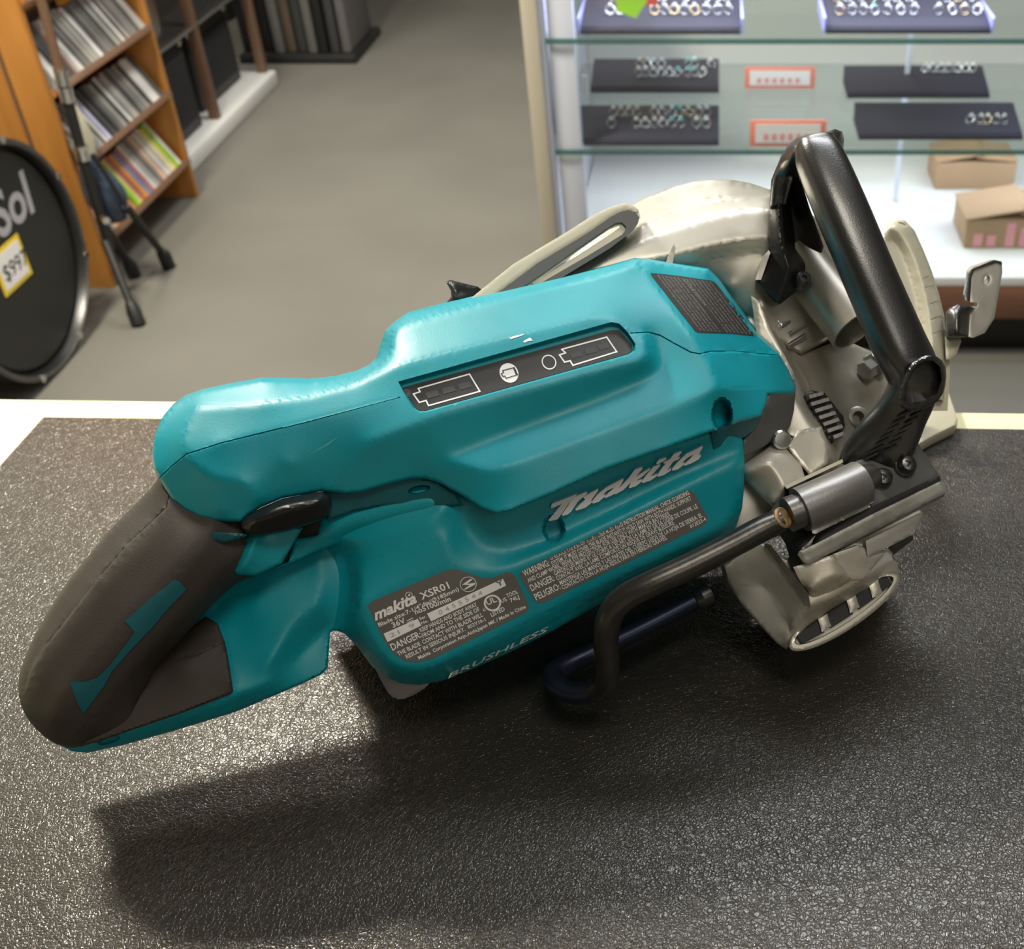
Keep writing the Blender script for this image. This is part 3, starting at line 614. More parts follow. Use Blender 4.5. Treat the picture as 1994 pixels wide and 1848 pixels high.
wt = [('TO REDUCE THE RISK OF INJURY, USER MUST READ INSTRUCTION MANUAL. CHECK GUARDING', 995, 563, 1630, 262, 20), ('WARNING:', 885, 634, 1000, 582, 30),
 ('SYSTEM. IT MUST COVER THE BLADE INSTANTLY! HOLD SAW WITH BOTH HANDS. SUPPORT', 1010, 584, 1640, 286, 20), ('AND CLAMP WORK. WEAR EYE PROTECTION. FOR USE ONLY WITH MAKITA BATTERIES.', 902, 660, 1545, 356, 20),
 ('DANGER:', 918, 699, 1022, 650, 30), ("GARDEZ LES MAINS ET LE CORPS \u00c0 L'\u00c9CART DE LA LAME ET DE SA LIGNE DE COUPE. LE", 1022, 628, 1668, 322, 20), ('CONTACT AVEC LA LAME COMPORTE UN RISQUE DE GRAVE BLESSURE.', 1032, 650, 1565, 395, 20),
 ('PELIGRO:', 938, 740, 1048, 688, 30), ('MANTENGA LAS MANOS Y LAS PARTES DEL CUERPO LEJOS DE LA HOJA DE SIERRA. EL', 1048, 671, 1690, 362, 20), ('CONTACTO CON LA HOJA RESULTARA EN HERIDAS GRAVES.', 1058, 692, 1530, 463, 20), ('812E23-4', 1635, 414, 1706, 378, 16)]
print_text('warning_print', wt, [wl], M['white_print'], wl, Z=z7, up=upv, bold=.012, lift=.0003)
print_text('edge_print', [('BRUSHLESS', 872, 1322, 1070, 1227, 8, .3)], [lower], M['white_print'], lower, up=(-.3, -.95), lift=.0005)
# ------------------------------------------------------------------ raised silver name on the side
zl = lambda x, y: (1060+x/6.231, 850+y/6.231)
def logo(polys):
    V = []; F_ = []
    for p in polys:
        w_ = [hit(*zl(x, y-4), [lower], 0) for x, y in p]; n = len(V); k = len(p)
        dn = Vector((0, -.30, 1)).normalized()
        dn = Vector((.08, -.93, .35)).normalized(); top = [q+dn*.0034 for q in w_]; bot = [q-dn*.001 for q in w_]
        V += [tuple(q) for q in top+bot]; F_ += [[n+i for i in range(k)], [n+k+i for i in range(k)][::-1]]+[[n+i, n+k+i, n+k+(i+1) % k, n+(i+1) % k] for i in range(k)]
    me = bpy.data.meshes.new('raised_maker_name'); me.from_pydata(V, [], F_); me.update()
    bm = bmesh.new(); bm.from_mesh(me); bmesh.ops.recalc_face_normals(bm, faces=bm.faces)
    bm.to_mesh(me); bm.free()
    o = link('raised_maker_name', me, M['logo'], lower, 30); return o
LG = [
 [(95, 800), (400, 678), (380, 715), (330, 745), (240, 880), (165, 985), (65, 1008), (55, 992), (150, 880), (215, 800), (90, 855), (85, 840)],
 [(330, 745), (400, 700), (520, 652), (520, 680), (470, 720), (410, 770), (330, 890), (290, 925), (232, 942), (215, 932), (290, 820)],
 [(470, 720), (530, 685), (645, 620), (655, 640), (600, 715), (560, 765), (585, 765), (570, 790), (500, 845), (390, 880), (378, 865), (440, 800), (500, 745)],
 [(590, 755), (650, 680), (720, 625), (760, 595), (955, 492), (960, 515), (895, 625), (905, 630), (890, 650), (820, 695), (740, 730), (730, 715), (800, 650), (850, 600), (760, 640), (710, 690), (740, 695), (730, 715), (660, 775), (590, 795), (580, 780)],
 [(1095, 385), (1185, 355), (1190, 375), (1110, 470), (1280, 365), (1282, 385), (1190, 470), (1110, 520), (1190, 505), (1180, 530), (1110, 585), (1035, 610), (1025, 600), (1050, 540), (960, 630), (860, 685), (855, 665), (940, 575), (1020, 490)],
 [(1320, 350), (1405, 320), (1400, 345), (1300, 450), (1290, 470), (1370, 438), (1360, 465), (1290, 515), (1190, 548), (1180, 530), (1220, 470)],
 [(1390, 265), (1475, 238), (1475, 260), (1440, 290), (1365, 325), (1355, 310)],
 [(1570, 195), (1655, 162), (1660, 182), (1610, 240), (1645, 235), (1630, 258), (1560, 290), (1480, 400), (1540, 368), (1530, 395), (1450, 450), (1375, 472), (1365, 458), (1400, 400), (1470, 310), (1440, 315), (1455, 290), (1520, 262)],
 [(1545, 380), (1610, 300), (1680, 230), (1720, 195), (1915, 98), (1918, 120), (1860, 215), (1895, 205), (1895, 225), (1870, 260), (1790, 305), (1700, 340), (1690, 325), (1760, 260), (1810, 200), (1730, 245), (1660, 310), (1695, 300), (1690, 325), (1620, 380), (1555, 400)]]
def shrink(p): return p
logo([[(x, y) for x, y in p] for p in LG])
# ------------------------------------------------------------------ dark grey side plate at the front of the body
relief('side_plate', [(1495, 763, 33), (1549, 765, 20), (1546, 800, 18), (1539, 828, 18), (1530, 838, 20), (1510, 844, 24), (1500, 860, 24), (1490, 868, 24), (1446, 892, 26), (1444, 862, 28), (1458, 841, 30), (1481, 814, 34), (1491, 788, 36)], M['greyplastic'], saw, step=4, smooth=3, rnd=4, back=(0, 0, -30))
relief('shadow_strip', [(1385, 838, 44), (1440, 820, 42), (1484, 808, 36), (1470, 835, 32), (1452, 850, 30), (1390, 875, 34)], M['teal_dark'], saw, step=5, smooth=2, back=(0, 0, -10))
# ------------------------------------------------------------------ blade guard
g_out = [(1040, 575, -14), (1083, 536, -12), (1110, 500, -12), (1160, 452, -14), (1205, 412, -16), (1250, 386, -18), (1310, 363, -18), (1350, 353, -18), (1390, 349, -18), (1425, 350, -18), (1460, 356, -18), (1500, 369, -18), (1560, 400, -18), (1620, 450, -18), (1660, 520, -18), (1650, 640, -18), (1560, 690, -16), (1470, 640, -14), (1400, 560, -14), (1250, 560, -14)]
g_lines = [
 [(1075, 545, -6), (1150, 490, -4), (1243, 442, -3), (1313, 410, -3), (1360, 395, -3), (1411, 386, -3), (1460, 383, -3), (1500, 384, -3), (1560, 405, -4), (1610, 450, -6)],
 [(1100, 543, 2), (1150, 516, 4), (1215, 481, 6), (1270, 458, 7), (1323, 442, 7), (1391, 420, 7), (1450, 408, 7), (1500, 405, 7), (1560, 425, 6), (1600, 465, 3)],
 [(1150, 545, 2), (1220, 520, 6), (1308, 498, 9), (1380, 480, 9), (1445, 469, 9), (1499, 462, 9), (1550, 478, 7)],
 [(1320, 520, 3), (1400, 500, 2), (1480, 490, 2), (1520, 520, 2)]]
guard = relief('blade_guard', g_out, M['magnesium'], saw, lines=g_lines, pts=[(1420, 560, 2), (1480, 600, 2)], step=4.5, smooth=5, rnd=8, back=(10, 10, -75), grooves=[([(1083, 540), (1150, 487), (1243, 442), (1313, 410), (1360, 396), (1411, 387), (1460, 384), (1500, 384)], 1.2, .8)])
relief('guard_rib', [(1293, 525, 10), (1300, 500, 12), (1312, 474, 14), (1315, 482, 14), (1308, 525, 10)], M['magnesium'], guard, step=4, smooth=1, back=(0, 0, -5))
relief('guard_rib', [(1471, 545, 18), (1485, 500, 20), (1497, 487, 20), (1500, 492, 20), (1482, 545, 18)], M['magnesium'], guard, step=4, smooth=1, back=(0, 0, -5))
# slotted depth guide bar of pale metal; dark reflection painted into its face
slot = [(1003, 569), (1060, 530), (1120, 487), (1187, 441), (1200, 434), (1211, 433), (1219, 441), (1218, 449), (1211, 457), (1187, 472), (1141, 500), (1044, 556), (1010, 572)]
relief('depth_guide', [(925, 600, 14), (975, 566, 14), (1049, 511, 14), (1141, 456, 14), (1187, 424, 14), (1205, 414, 14), (1222, 409, 14), (1238, 413, 14), (1245, 424, 14), (1242, 436, 14), (1232, 450, 14), (1187, 484, 14), (1095, 540, 14), (1020, 590, 14)], M['greyplastic'], saw, step=5, smooth=1, holes=[slot], back=(0, 0, 6), sharp=30, rnd=0)
relief('depth_guide_rim', [(905, 592, 13), (925, 574, 13), (1000, 514, 13), (1100, 454, 13), (1160, 416, 13), (1190, 402, 13), (1215, 395, 13), (1232, 399, 13), (1243, 408, 13), (1247, 424, 13), (1240, 430, 13), (1238, 415, 13), (1222, 409, 13), (1205, 414, 13), (1187, 424, 13), (1141, 456, 13), (1049, 511, 13), (975, 566, 13), (930, 605, 13)], M['cream_metal'], saw, step=5, smooth=1, rnd=2, back=(0, 0, -4))
relief('depth_guide_slot_rim', [(1003, 569, 12), (1060, 530, 12), (1120, 487, 12), (1187, 441, 12), (1200, 434, 12), (1211, 433, 12), (1219, 441, 12), (1218, 449, 12), (1211, 457, 12), (1187, 472, 12), (1141, 500, 12), (1044, 556, 12), (1010, 580, 12), (1000, 575, 12), (1030, 556, 12), (1120, 500, 12), (1190, 455, 12), (1207, 443, 12), (1205, 440, 12), (1186, 447, 12), (1120, 493, 12), (1000, 580, 12)], M['cream_metal'], saw, step=5, smooth=1, back=(0, 0, -4))
relief('depth_lever', [(868, 548, -8), (878, 545, -8), (905, 552, -10), (930, 558, -12), (940, 566, -14), (925, 580, -12), (905, 590, -10), (885, 600, -8), (860, 600, -8), (879, 578, -4), (878, 566, -4)], M['black'], saw, lines=[[(874, 549, -2), (889, 570, 0), (887, 583, 0), (875, 597, -2)]], step=3.5, smooth=2, rnd=4, back=(0, 0, -24))
# ------------------------------------------------------------------ gear housing, behind the front handle
gear = relief('gear_housing', [(1440, 620, -10), (1480, 610, -10), (1560, 690, -20), (1640, 660, -26), (1735, 700, -30), (1752, 790, -32), (1738, 860, -30), (1680, 920, -26), (1640, 960, -10), (1540, 1010, 0), (1470, 1040, 0), (1430, 1080, -4), (1420, 1000, 0), (1440, 900, 4)], M['magnesium'], saw,
 lines=[[(1480, 625, -2), (1560, 765, 8), (1600, 830, 10), (1614, 870, 12), (1612, 905, 12)], [(1492, 625, -16), (1560, 740, -22), (1640, 880, -20), (1650, 910, -14)], [(1560, 760, -24), (1620, 850, -24)]], pts=[(1660, 760, -28), (1700, 800, -28), (1545, 850, 12), (1530, 930, 10)], step=5, smooth=5, rnd=4, back=(0, 4, -75), recess=[(circle(1668, 815, 9, 11, 14), 8, 2), ([(1556, 855), (1524, 838), (1502, 848), (1505, 868), (1530, 880), (1543, 872)], 3, 3)])
relief('front_flange', [(1462, 575, 6), (1480, 588, 8), (1500, 640, 8), (1545, 725, 10), (1547, 738, 10), (1535, 740, 10), (1515, 692, 8), (1474, 655, 6)], M['magnesium'], gear, step=5, smooth=2, rnd=3, back=(0, 0, -30))
relief('gear_block', [(1444, 905, 16), (1500, 868, 18), (1520, 862, 20), (1560, 905, 22), (1572, 945, 24), (1555, 990, 24), (1515, 998, 20), (1480, 965, 16), (1446, 930, 12)], M['cast'], gear, lines=[[(1446, 922, 24), (1490, 900, 30), (1502, 898, 30), (1530, 948, 31), (1500, 982, 26)]], step=4.5, smooth=2, rnd=3, back=(0, 0, -30))
relief('gear_block_face', [(1552, 838, 14), (1600, 830, 14), (1614, 868, 16), (1612, 902, 18), (1580, 930, 18), (1560, 905, 18), (1532, 870, 16)], M['magnesium'], gear, step=4.5, smooth=2, rnd=3, back=(0, 0, -20))
lathe('housing_screw', [(-.004, .0055), (0, .0055), (.001, .0045), (.0012, 0)], P(1523, 856, 24), N+Vector((.1, -.2, -.2)), M['steel_bright'], gear, 24)
lathe('screw_boss', [(0, .0050), (.0, .0072), (.004, .0068), (.0045, .0060), (.0045, .0036), (-.004, .0034), (-.004, 0)], P(1668, 815, -28), N, M['magnesium'], gear, 28)
lathe('hex_bolt', [(-.006, .0085), (0, .0085), (.0008, .0080), (.0008, .0062), (.009, .0062), (.0098, .0055), (.0098, 0)], P(1700, 712, -24), P(1675, 728, -20)-P(1700, 712, -24), M['steel_bright'], gear, 6, 20)
V_ = []; F_ = []
for i in range(7):
    a = P(1568+i*8, 778+i*13, 0); b = P(1604+i*6.5, 768+i*13, 0); d = (b-a).normalized(); c = (a+b)/2; s = d.cross(N).normalized()
    rawbox(V_, F_, c, (b-a).length/2*(.75 if i in (0, 6) else 1), .0011, .004, (d, s, N))
me = bpy.data.meshes.new('lock_lever_ribs'); me.from_pydata([tuple(v) for v in V_], [], F_); me.update()
lev = relief('lock_lever', [(1566, 770, -2), (1580, 760, -2), (1606, 765, -2), (1642, 810, -2), (1646, 828, -2), (1636, 846, -2), (1618, 866, -2), (1604, 850, -2)], M['black'], gear, step=5, smooth=2, rnd=4, back=(0, 0, -30))
link('lock_lever_ribs', me, M['steel_dark'], lev)
for i in range(2): sweep('spindle_rod', [(1535, 652+i*22, -14, 2.2, 2.2), (1568, 634+i*20, -14, 2.2, 2.2)], M['steel_bright'], gear, k=1)
relief('spindle_collar', [(1497, 588, -8), (1520, 585, -8), (1548, 628, -10), (1518, 642, -10)], M['steel_bright'], gear, step=5, smooth=2, rnd=4, back=(0, 0, -24))
# dust port tube with an open end
a = P(1552, 500, -6); b = P(1652, 668, -8); ax = (b-a).normalized(); Lp = (b-a).length
lathe('dust_port', [(0, .0150), (0, .0165), (Lp*.93, .0163), (Lp, .0166), (Lp, .0150), (Lp*.9, .0145), (0, .0140)], a, ax+N*.30, M['magnesium'], saw, 48)
# lower guard disc at the right with ribbed rim
lg = relief('lower_guard', [(1715, 520, -30), (1722, 450, -30), (1732, 434, -30), (1748, 428, -31), (1762, 429, -32), (1775, 443, -32), (1792, 480, -33), (1808, 520, -33), (1822, 565, -33), (1833, 610, -33), (1838, 660, -32), (1842, 720, -32), (1836, 780, -32), (1760, 760, -30), (1720, 640, -30)], M['cream_metal'], saw,
 lines=[[(1728, 441, -26), (1742, 440, -26), (1752, 447, -26), (1770, 475, -26), (1786, 510, -26), (1800, 560, -26), (1810, 610, -26), (1815, 660, -26), (1818, 720, -26)], [(1724, 470, -32), (1738, 466, -32), (1755, 490, -32), (1770, 525, -32), (1784, 572, -32), (1793, 620, -32), (1798, 670, -32), (1798, 720, -32)]],
 step=3.4, smooth=4, rnd=3, back=(6, 6, -62), grooves=[([(1802, 542), (1822, 533)], 1, .8)]+[([(x0, y0), (x1, y1)], 1, .8) for x0, y0, x1, y1 in ((1806, 560, 1828, 552), (1812, 592, 1834, 582), (1815, 622, 1837, 612), (1817, 650, 1839, 642))], recess=[([(1747, 432), (1757, 433), (1766, 440), (1760, 441), (1750, 436)], 1.2, 1.5)])
# shoe plate lying on the mat
sh = [atZ(1690, 905, .010), atZ(1768, 876, .010), atZ(1815, 849, .010), atZ(1862, 826, .010), atZ(1866, 812, .010), atZ(1845, 752, .010), atZ(1700, 745, .010), atZ(1600, 760, .010), atZ(1500, 900, .010), atZ(1480, 1000, .010), atZ(1580, 985, .010)]
prism('base_shoe', sh, M['cream_metal'], saw, (0, 0, -.0098), .0025)
prism('hidden_light_block', [atZ(770, 1128, .001), atZ(1400, 935, .001), atZ(1430, 880, .001), atZ(800, 1050, .001)], M['magnesium'], saw, (0, 0, .055), .003)  # unseen block added to keep light from passing under the saw
for i, (px, py) in enumerate(((1620, 900), (1760, 830))):
    a = atZ(px, py, .0095); b = a+Vector((0, .005, .06)); sweep_w('shoe_post', [a, b], [(.009, .009)]*2, M['cast'], saw, nrm=(1, 0, 0), k=1)
# ------------------------------------------------------------------ front handle
hb = [(1586, 285, 62, 11.5, 11), (1600, 318, 64, 13.5, 12.5), (1640, 412, 66, 14.2, 13), (1694, 540, 64, 14.2, 13), (1748, 664, 58, 14.6, 13), (1776, 722, 52, 14.2, 13), (1776, 762, 46, 13.8, 12), (1754, 808, 37, 15, 10), (1728, 852, 30, 17.5, 8.5), (1702, 890, 22, 18.5, 6.5), (1684, 922, 16, 17, 5)]
fh = sweep('front_handle', hb, M['black_gloss'], saw, e=2.8, seg=40, k=8, sharp=60)
relief('handle_top_cap', [(1505, 345, 30), (1520, 305, 38), (1536, 280, 44), (1552, 267, 48), (1580, 261, 52), (1608, 257, 54), (1626, 251, 52), (1640, 256, 48), (1644, 272, 50), (1640, 300, 52), (1610, 340, 50), (1575, 320, 48), (1556, 350, 36), (1545, 345, 30), (1530, 400, 24), (1500, 405, 22)], M['black_gloss'], fh, lines=[[(1530, 315, 52), (1555, 285, 62), (1600, 272, 66), (1635, 275, 60)]], step=4, smooth=5, rnd=9, back=(0, 6, 5), sharp=55)
relief('handle_bracket', [(1499, 380, 12), (1502, 350, 14), (1512, 325, 20), (1540, 335, 24), (1560, 350, 24), (1575, 400, 20), (1604, 480, 14), (1598, 500, 12), (1575, 540, 10), (1545, 572, 8), (1520, 592, 8), (1508, 588, 8), (1474, 548, 10), (1486, 522, 12), (1502, 500, 14), (1496, 440, 14)], M['black'], fh, lines=[[(1512, 350, 22), (1518, 400, 26), (1521, 470, 26), (1540, 520, 22), (1520, 580, 12)], [(1530, 360, 12), (1540, 420, 8), (1545, 480, 8), (1560, 500, 10)]], step=4, smooth=3, rnd=4, back=(0, 0, -14))
lathe('bracket_screw', [(-.003, .0052), (.002, .0052), (.0045, .0044), (.0055, .003), (.0055, .0015), (.004, .001), (.004, 0)], P(1562, 547, 14), N, M['black_gloss'], fh, 24)
HH = [(1758, 782), (1764, 745), (1778, 719), (1798, 704), (1818, 703), (1831, 715), (1834, 740), (1825, 766), (1805, 782), (1777, 790)]
relief('handle_hollow', [(1748, 790, 62), (1756, 742, 68), (1772, 710, 72), (1796, 693, 74), (1820, 691, 73), (1840, 706, 68), (1844, 742, 63), (1833, 776, 59), (1806, 796, 59), (1770, 801, 60)], M['black_gloss'], fh, step=4, smooth=3, rnd=5, back=(0, 0, 36), ck=1, recess=[(HH, 14, 9)])
V_ = []; F_ = []
for i in range(7):
    for q in (-1, 1):
        x0, y0 = 1778-i*10.5+q*18, 800+i*13.5-q*7
        pa_, pb_ = hit(x0-13, y0+7, [fh], .0012), hit(x0+13, y0-7, [fh], .0012); d = (pb_-pa_).normalized(); nn = (CAM-pa_).normalized(); s_ = d.cross(nn).normalized()
        rawbox(V_, F_, (pa_+pb_)/2, (pb_-pa_).length/2, .0007, .0010, (d, s_, s_.cross(d)))
me = bpy.data.meshes.new('grip_ribs'); me.from_pydata([tuple(v) for v in V_], [], F_); me.update(); link('grip_ribs', me, M['black_gloss'], fh)
plate = relief('mounting_plate', [(1650, 905, 26), (1700, 885, 26), (1784, 858, 24), (1828, 925, 28), (1826, 932, 28), (1700, 992, 34), (1690, 980, 34)], M['greyplastic'], fh, step=5, smooth=1, rnd=3, back=(0, 0, 8))
for px, py in ((1717, 932), (1764, 906)):
    c = P(px, py, 31); sc = lathe('mounting_screw', [(-.003, .0062), (0, .0062), (.0004, .0054), (.004, .0052), (.0056, .004), (.0062, .002), (.0062, 0)], c, N, M['black_gloss'], plate, 28)
    V_ = []; F_ = []
    for a_ in (.5, .5+math.pi/2):
        d = (P(px+10*math.cos(a_), py+10*math.sin(a_), 31)-c).normalized(); rawbox(V_, F_, c+N*.0060, .0026, .0006, .0004, (d, d.cross(N).normalized(), N))
    me = bpy.data.meshes.new('cross_recess'); me.from_pydata([tuple(v) for v in V_], [], F_); me.update(); link('cross_recess', me, M['black'], sc)
# ------------------------------------------------------------------ rafter hook with its spring barrel
rail = relief('hook_rail', [(1553, 1080, 36), (1556, 1074, 38), (1700, 1001, 36), (1825, 936, 30), (1832, 937, 30), (1843, 952, 30), (1841, 960, 30), (1580, 1096, 36), (1572, 1097, 36), (1564, 1094, 36)], M['zinc'], saw, step=5, smooth=1, rnd=3, back=(-3, 7, 16))
relief('rail_gasket', [(1580, 1060, 34), (1590, 1038, 36), (1700, 985, 36), (1830, 926, 30), (1832, 936, 30), (1700, 1000, 36), (1558, 1074, 38)], M['blackdeep'], rail, step=5, smooth=1, rnd=1, back=(0, 0, 6))
relief('hook_clip', [(1497, 1000, 30), (1530, 948, 30), (1600, 1040, 34), (1590, 1040, 36), (1556, 1074, 36), (1556, 1084, 34), (1574, 1098, 30), (1558, 1114, 26), (1550, 1117, 26), (1541, 1110, 26), (1533, 1090, 26), (1537, 1083, 26), (1530, 1060, 28), (1520, 1044, 28)], M['blackdeep'], rail, step=5, smooth=1, rnd=2, back=(0, 0, 6))
bar_ = sweep('spring_barrel', [(1558, 993, 46, 12.3, 12.3), (1600, 975, 46, 12.3, 12.3), (1640, 957, 45, 12.3, 12.3), (1675, 940, 43, 12.3, 12.3)], M['gunmetal'], rail, k=1, seg=40, sharp=30)
sweep('barrel_plug', [(1672, 938, 43, 9, 9), (1700, 926, 40, 7, 7), (1706, 922, 39, 4, 4)], M['steel_dark'], bar_, k=1, seg=24)
relief('barrel_lip', [(1528, 946, 44), (1640, 894, 40), (1642, 900, 40), (1532, 952, 44)], M['cream_metal'], bar_, step=6, smooth=0, back=(0, 0, 20))
relief('barrel_fin', [(1580, 1030, 46), (1695, 974, 42), (1701, 978, 42), (1588, 1040, 46), (1582, 1038, 46)], M['zinc'], bar_, step=6, smooth=0, rnd=2, back=(0, 0, 30))
sweep('barrel_bushing', [(1534, 1003, 46, 9.6, 9.6), (1566, 990, 46, 9.6, 9.6)], M['steel_dark'], bar_, k=1, seg=32)
hook = sweep('rafter_hook', [(1520, 1014, 47, 6.6, 6.6), (1480, 1032, 47, 6.9, 6.9), (1420, 1064, 46, 6.9, 6.9), (1340, 1104, 44, 6.9, 6.9), (1268, 1137, 42, 6.9, 6.9), (1218, 1163, 38, 6.9, 6.9), (1190, 1195, 32, 6.9, 6.9), (1180, 1240, 22, 6.8, 6.8), (1182, 1285, 10, 6.7, 6.7), (1178, 1325, -2, 6.6, 6.6), (1158, 1345, -12, 6.6, 6.6)], M['hook_steel'], saw, k=8, seg=28)
lathe('hook_pin', [(-.004, .006), (.003, .006), (.004, .005), (.004, 0)], P(1518, 1012, 48), N*1+(P(1560, 990, 48)-P(1518, 1012, 48)).normalized()*.6, M['rust'], hook, 24)
M['blue_steel'] = mat('blued_steel', (.035, .042, .075), .35, metal=.8)
sweep('hook_return_arm', [(1158, 1345, -12, 6.3, 6.3), (1118, 1350, -18, 6.2, 6.2), (1086, 1335, -24, 6.2, 6.2), (1078, 1312, -30, 6.2, 6.2), (1105, 1295, -34, 6.2, 6.2), (1160, 1268, -36, 5.6, 5.6), (1250, 1224, -40, 5.4, 5.4), (1350, 1172, -44, 5.4, 5.4)], M['blue_steel'], hook, k=6, seg=24)
lathe('arm_nut', [(0, .0045), (.004, .0075), (.010, .0075), (.013, .005), (.013, 0)], P(1352, 1171, -44), P(1380, 1158, -45)-P(1352, 1171, -44), M['black_gloss'], hook, 24)
# ------------------------------------------------------------------ round gear case at the bottom right
A1 = P(1642, 1186, 10); ax = Vector((.12, -.72, -.18))
z3 = lambda x, y: (1400+x/4.985, 1000+y/4.985)
case = relief('gear_case', [z3(*q)+(h,) for q, h in (((60, 520), 6), ((200, 400), 12), ((320, 300), 16), ((460, 290), 18), ((560, 380), 20), ((640, 450), 24), ((850, 470), 28), ((1100, 400), 28), ((1340, 320), 24), ((1640, 368), 8), ((1680, 400), 4), ((1735, 500), -4), ((1752, 600), -14), ((1700, 640), -10), ((1400, 750), 4), ((1100, 920), 8), ((850, 1100), 6), ((700, 1260), 0), ((655, 1320), -8), ((560, 1260), -10), ((440, 1130), -12), ((240, 900), -12), ((100, 680), -6))], M['cast'], saw,
 lines=[[z3(x, y)+(h,) for x, y, h in ((200, 700, -2), (420, 690, 0), (500, 760, 2), (620, 980, 2), (690, 1080, 0), (690, 1230, -3))],
        [z3(x, y)+(h,) for x, y, h in ((440, 300, 18), (600, 560, 20), (880, 905, 22), (1100, 830, 22), (1400, 640, 20), (1700, 440, 6))],
        [z3(x, y)+(h,) for x, y, h in ((880, 905, 22), (700, 1080, 8), (655, 1310, -6))]], step=4.2, smooth=3, rnd=4, back=(-10, -8, -74))
relief('case_boss', [z3(*q)+(h,) for q, h in (((720, 520), 30), ((1100, 400), 34), ((1130, 440), 34), ((1290, 630), 26), ((1150, 740), 22), ((880, 885), 20), ((850, 760), 22), ((780, 640), 28))], M['cast'], case, lines=[[z3(x, y)+(h,) for x, y, h in ((860, 735, 31), (1140, 590, 33), (1200, 600, 32))]], step=4.5, smooth=2, rnd=3, back=(0, 0, 5))
relief('case_rib', [z3(*q)+(h,) for q, h in (((440, 290), 24), ((500, 300), 26), ((870, 780), 24), ((890, 910), 22), ((840, 880), 22))], M['steel_dark'], case, step=5, smooth=1, back=(0, 0, 5))
relief('case_block', [z3(*q)+(h,) for q, h in (((1425, 265), 26), ((1980, -10), 18), ((1985, 20), 16), ((1890, 200), 12), ((1445, 420), 20))], M['cast'], case, step=5, smooth=1, rnd=3, back=(-8, -4, -10))
relief('case_ridge', [z3(*q)+(h,) for q, h in (((1100, 395), 30), ((1350, 310), 30), ((1445, 425), 24), ((1620, 370), 14), ((1400, 640), 20), ((1280, 640), 24))], M['cast'], case, step=5, smooth=1, rnd=2, back=(0, 0, 0))
a_, b_ = z3(680, 1300), z3(1740, 590)
rot = math.atan2(b_[1]-a_[1], b_[0]-a_[0]); cx_, cy_ = (a_[0]+b_[0])/2, (a_[1]+b_[1])/2; RL = math.hypot(b_[0]-a_[0], b_[1]-a_[1])/2
def ell(rx, ry, dx=0, dy=0, n=44): return circle(cx_+dx, cy_+dy, rx, ry, n, rot)
cap = relief('vent_cap', [(x, y, 4) for x, y in ell(RL, 34, 2, 2)], M['magnesium'], case, step=4, smooth=0, rnd=3, back=(-6, -10, -10), recess=[(ell(RL*.90, 24, 1, -1), 5, 2)])
for f0, f1 in ((-.80, -.42), (-.30, .10), (.22, .52), (.62, .84)):
    p = []
    for t in np.linspace(f0, f1, 8): p.append((cx_+math.cos(rot)*RL*t-math.sin(rot)*(-20*math.sqrt(1-t*t)), cy_+math.sin(rot)*RL*t+math.cos(rot)*(-20*math.sqrt(1-t*t)), 2))
    for t in np.linspace(f1, f0, 8): p.append((cx_+math.cos(rot)*RL*t-math.sin(rot)*(15*math.sqrt(1-t*t)), cy_+math.sin(rot)*RL*t+math.cos(rot)*(15*math.sqrt(1-t*t)), 2))
    relief('vent_opening', p, M['blackdeep'], cap, step=5, smooth=0, back=(0, 0, -8))
for t in (-.36, .16, .57):
    x0, y0 = cx_+math.cos(rot)*RL*t, cy_+math.sin(rot)*RL*t
    relief('vent_spoke', [(x0-12, y0-12, 4), (x0+6, y0-20, 4), (x0+14, y0+4, 4), (x0-4, y0+16, 4)], M['magnesium'], cap, step=5, smooth=0, rnd=2, back=(0, 0, -8))
relief('case_screen', [z3(*q)+(h,) for q, h in (((1640, 330), 2), ((1880, 200), 0), ((1890, 250), -2), ((1700, 400), -2))], M['steel_dark'], case, step=5, smooth=1, back=(0, 0, -20))
# ------------------------------------------------------------------ bevel lever at the right
bl = relief('bevel_lever', [(1889, 528, -20), (1895, 520, -20), (1935, 507, -22), (1945, 508, -22), (1951, 515, -22), (1952, 530, -22), (1944, 575, -22), (1936, 620, -22), (1918, 648, -22), (1895, 658, -20), (1885, 655, -20), (1888, 600, -20), (1903, 596, -20), (1903, 590, -20), (1888, 588, -20), (1886, 560, -20)], M['magnesium'], saw, step=4, smooth=0, rnd=1.5, back=(-7, -1, -25), holes=[circle(1922, 545, 6, 9, 14, .3)])
relief('lever_edge', [(1880, 585, -19), (1878, 575, -19), (1885, 535, -19), (1892, 524, -19), (1936, 506, -21), (1950, 509, -21), (1952, 514, -21), (1940, 511, -21), (1897, 526, -19), (1892, 540, -19), (1889, 588, -19)], M['black_gloss'], bl, step=4, smooth=0, rnd=1, back=(-3, 0, -26))
relief('lever_sleeve', [(1841, 610, -16), (1848, 600, -14), (1866, 592, -12), (1885, 596, -12), (1898, 600, -14), (1889, 612, -14), (1886, 656, -16), (1862, 658, -14), (1842, 657, -16)], M['black_gloss'], bl, lines=[[(1862, 606, -8), (1864, 652, -8)]], step=4, smooth=3, rnd=4, back=(0, 0, -34))
relief('lever_stop', [(1840, 655, -26), (1870, 657, -26), (1872, 665, -26), (1862, 690, -26), (1850, 700, -26), (1842, 700, -26)], M['cream_metal'], bl, step=4, smooth=1, rnd=2, back=(0, 0, -45))
relief('lever_post', [(1830, 640, -34), (1850, 645, -34), (1850, 720, -36), (1845, 800, -40), (1800, 800, -40), (1815, 700, -36)], M['cream_metal'], bl, step=6, smooth=1, back=(0, 0, -70))
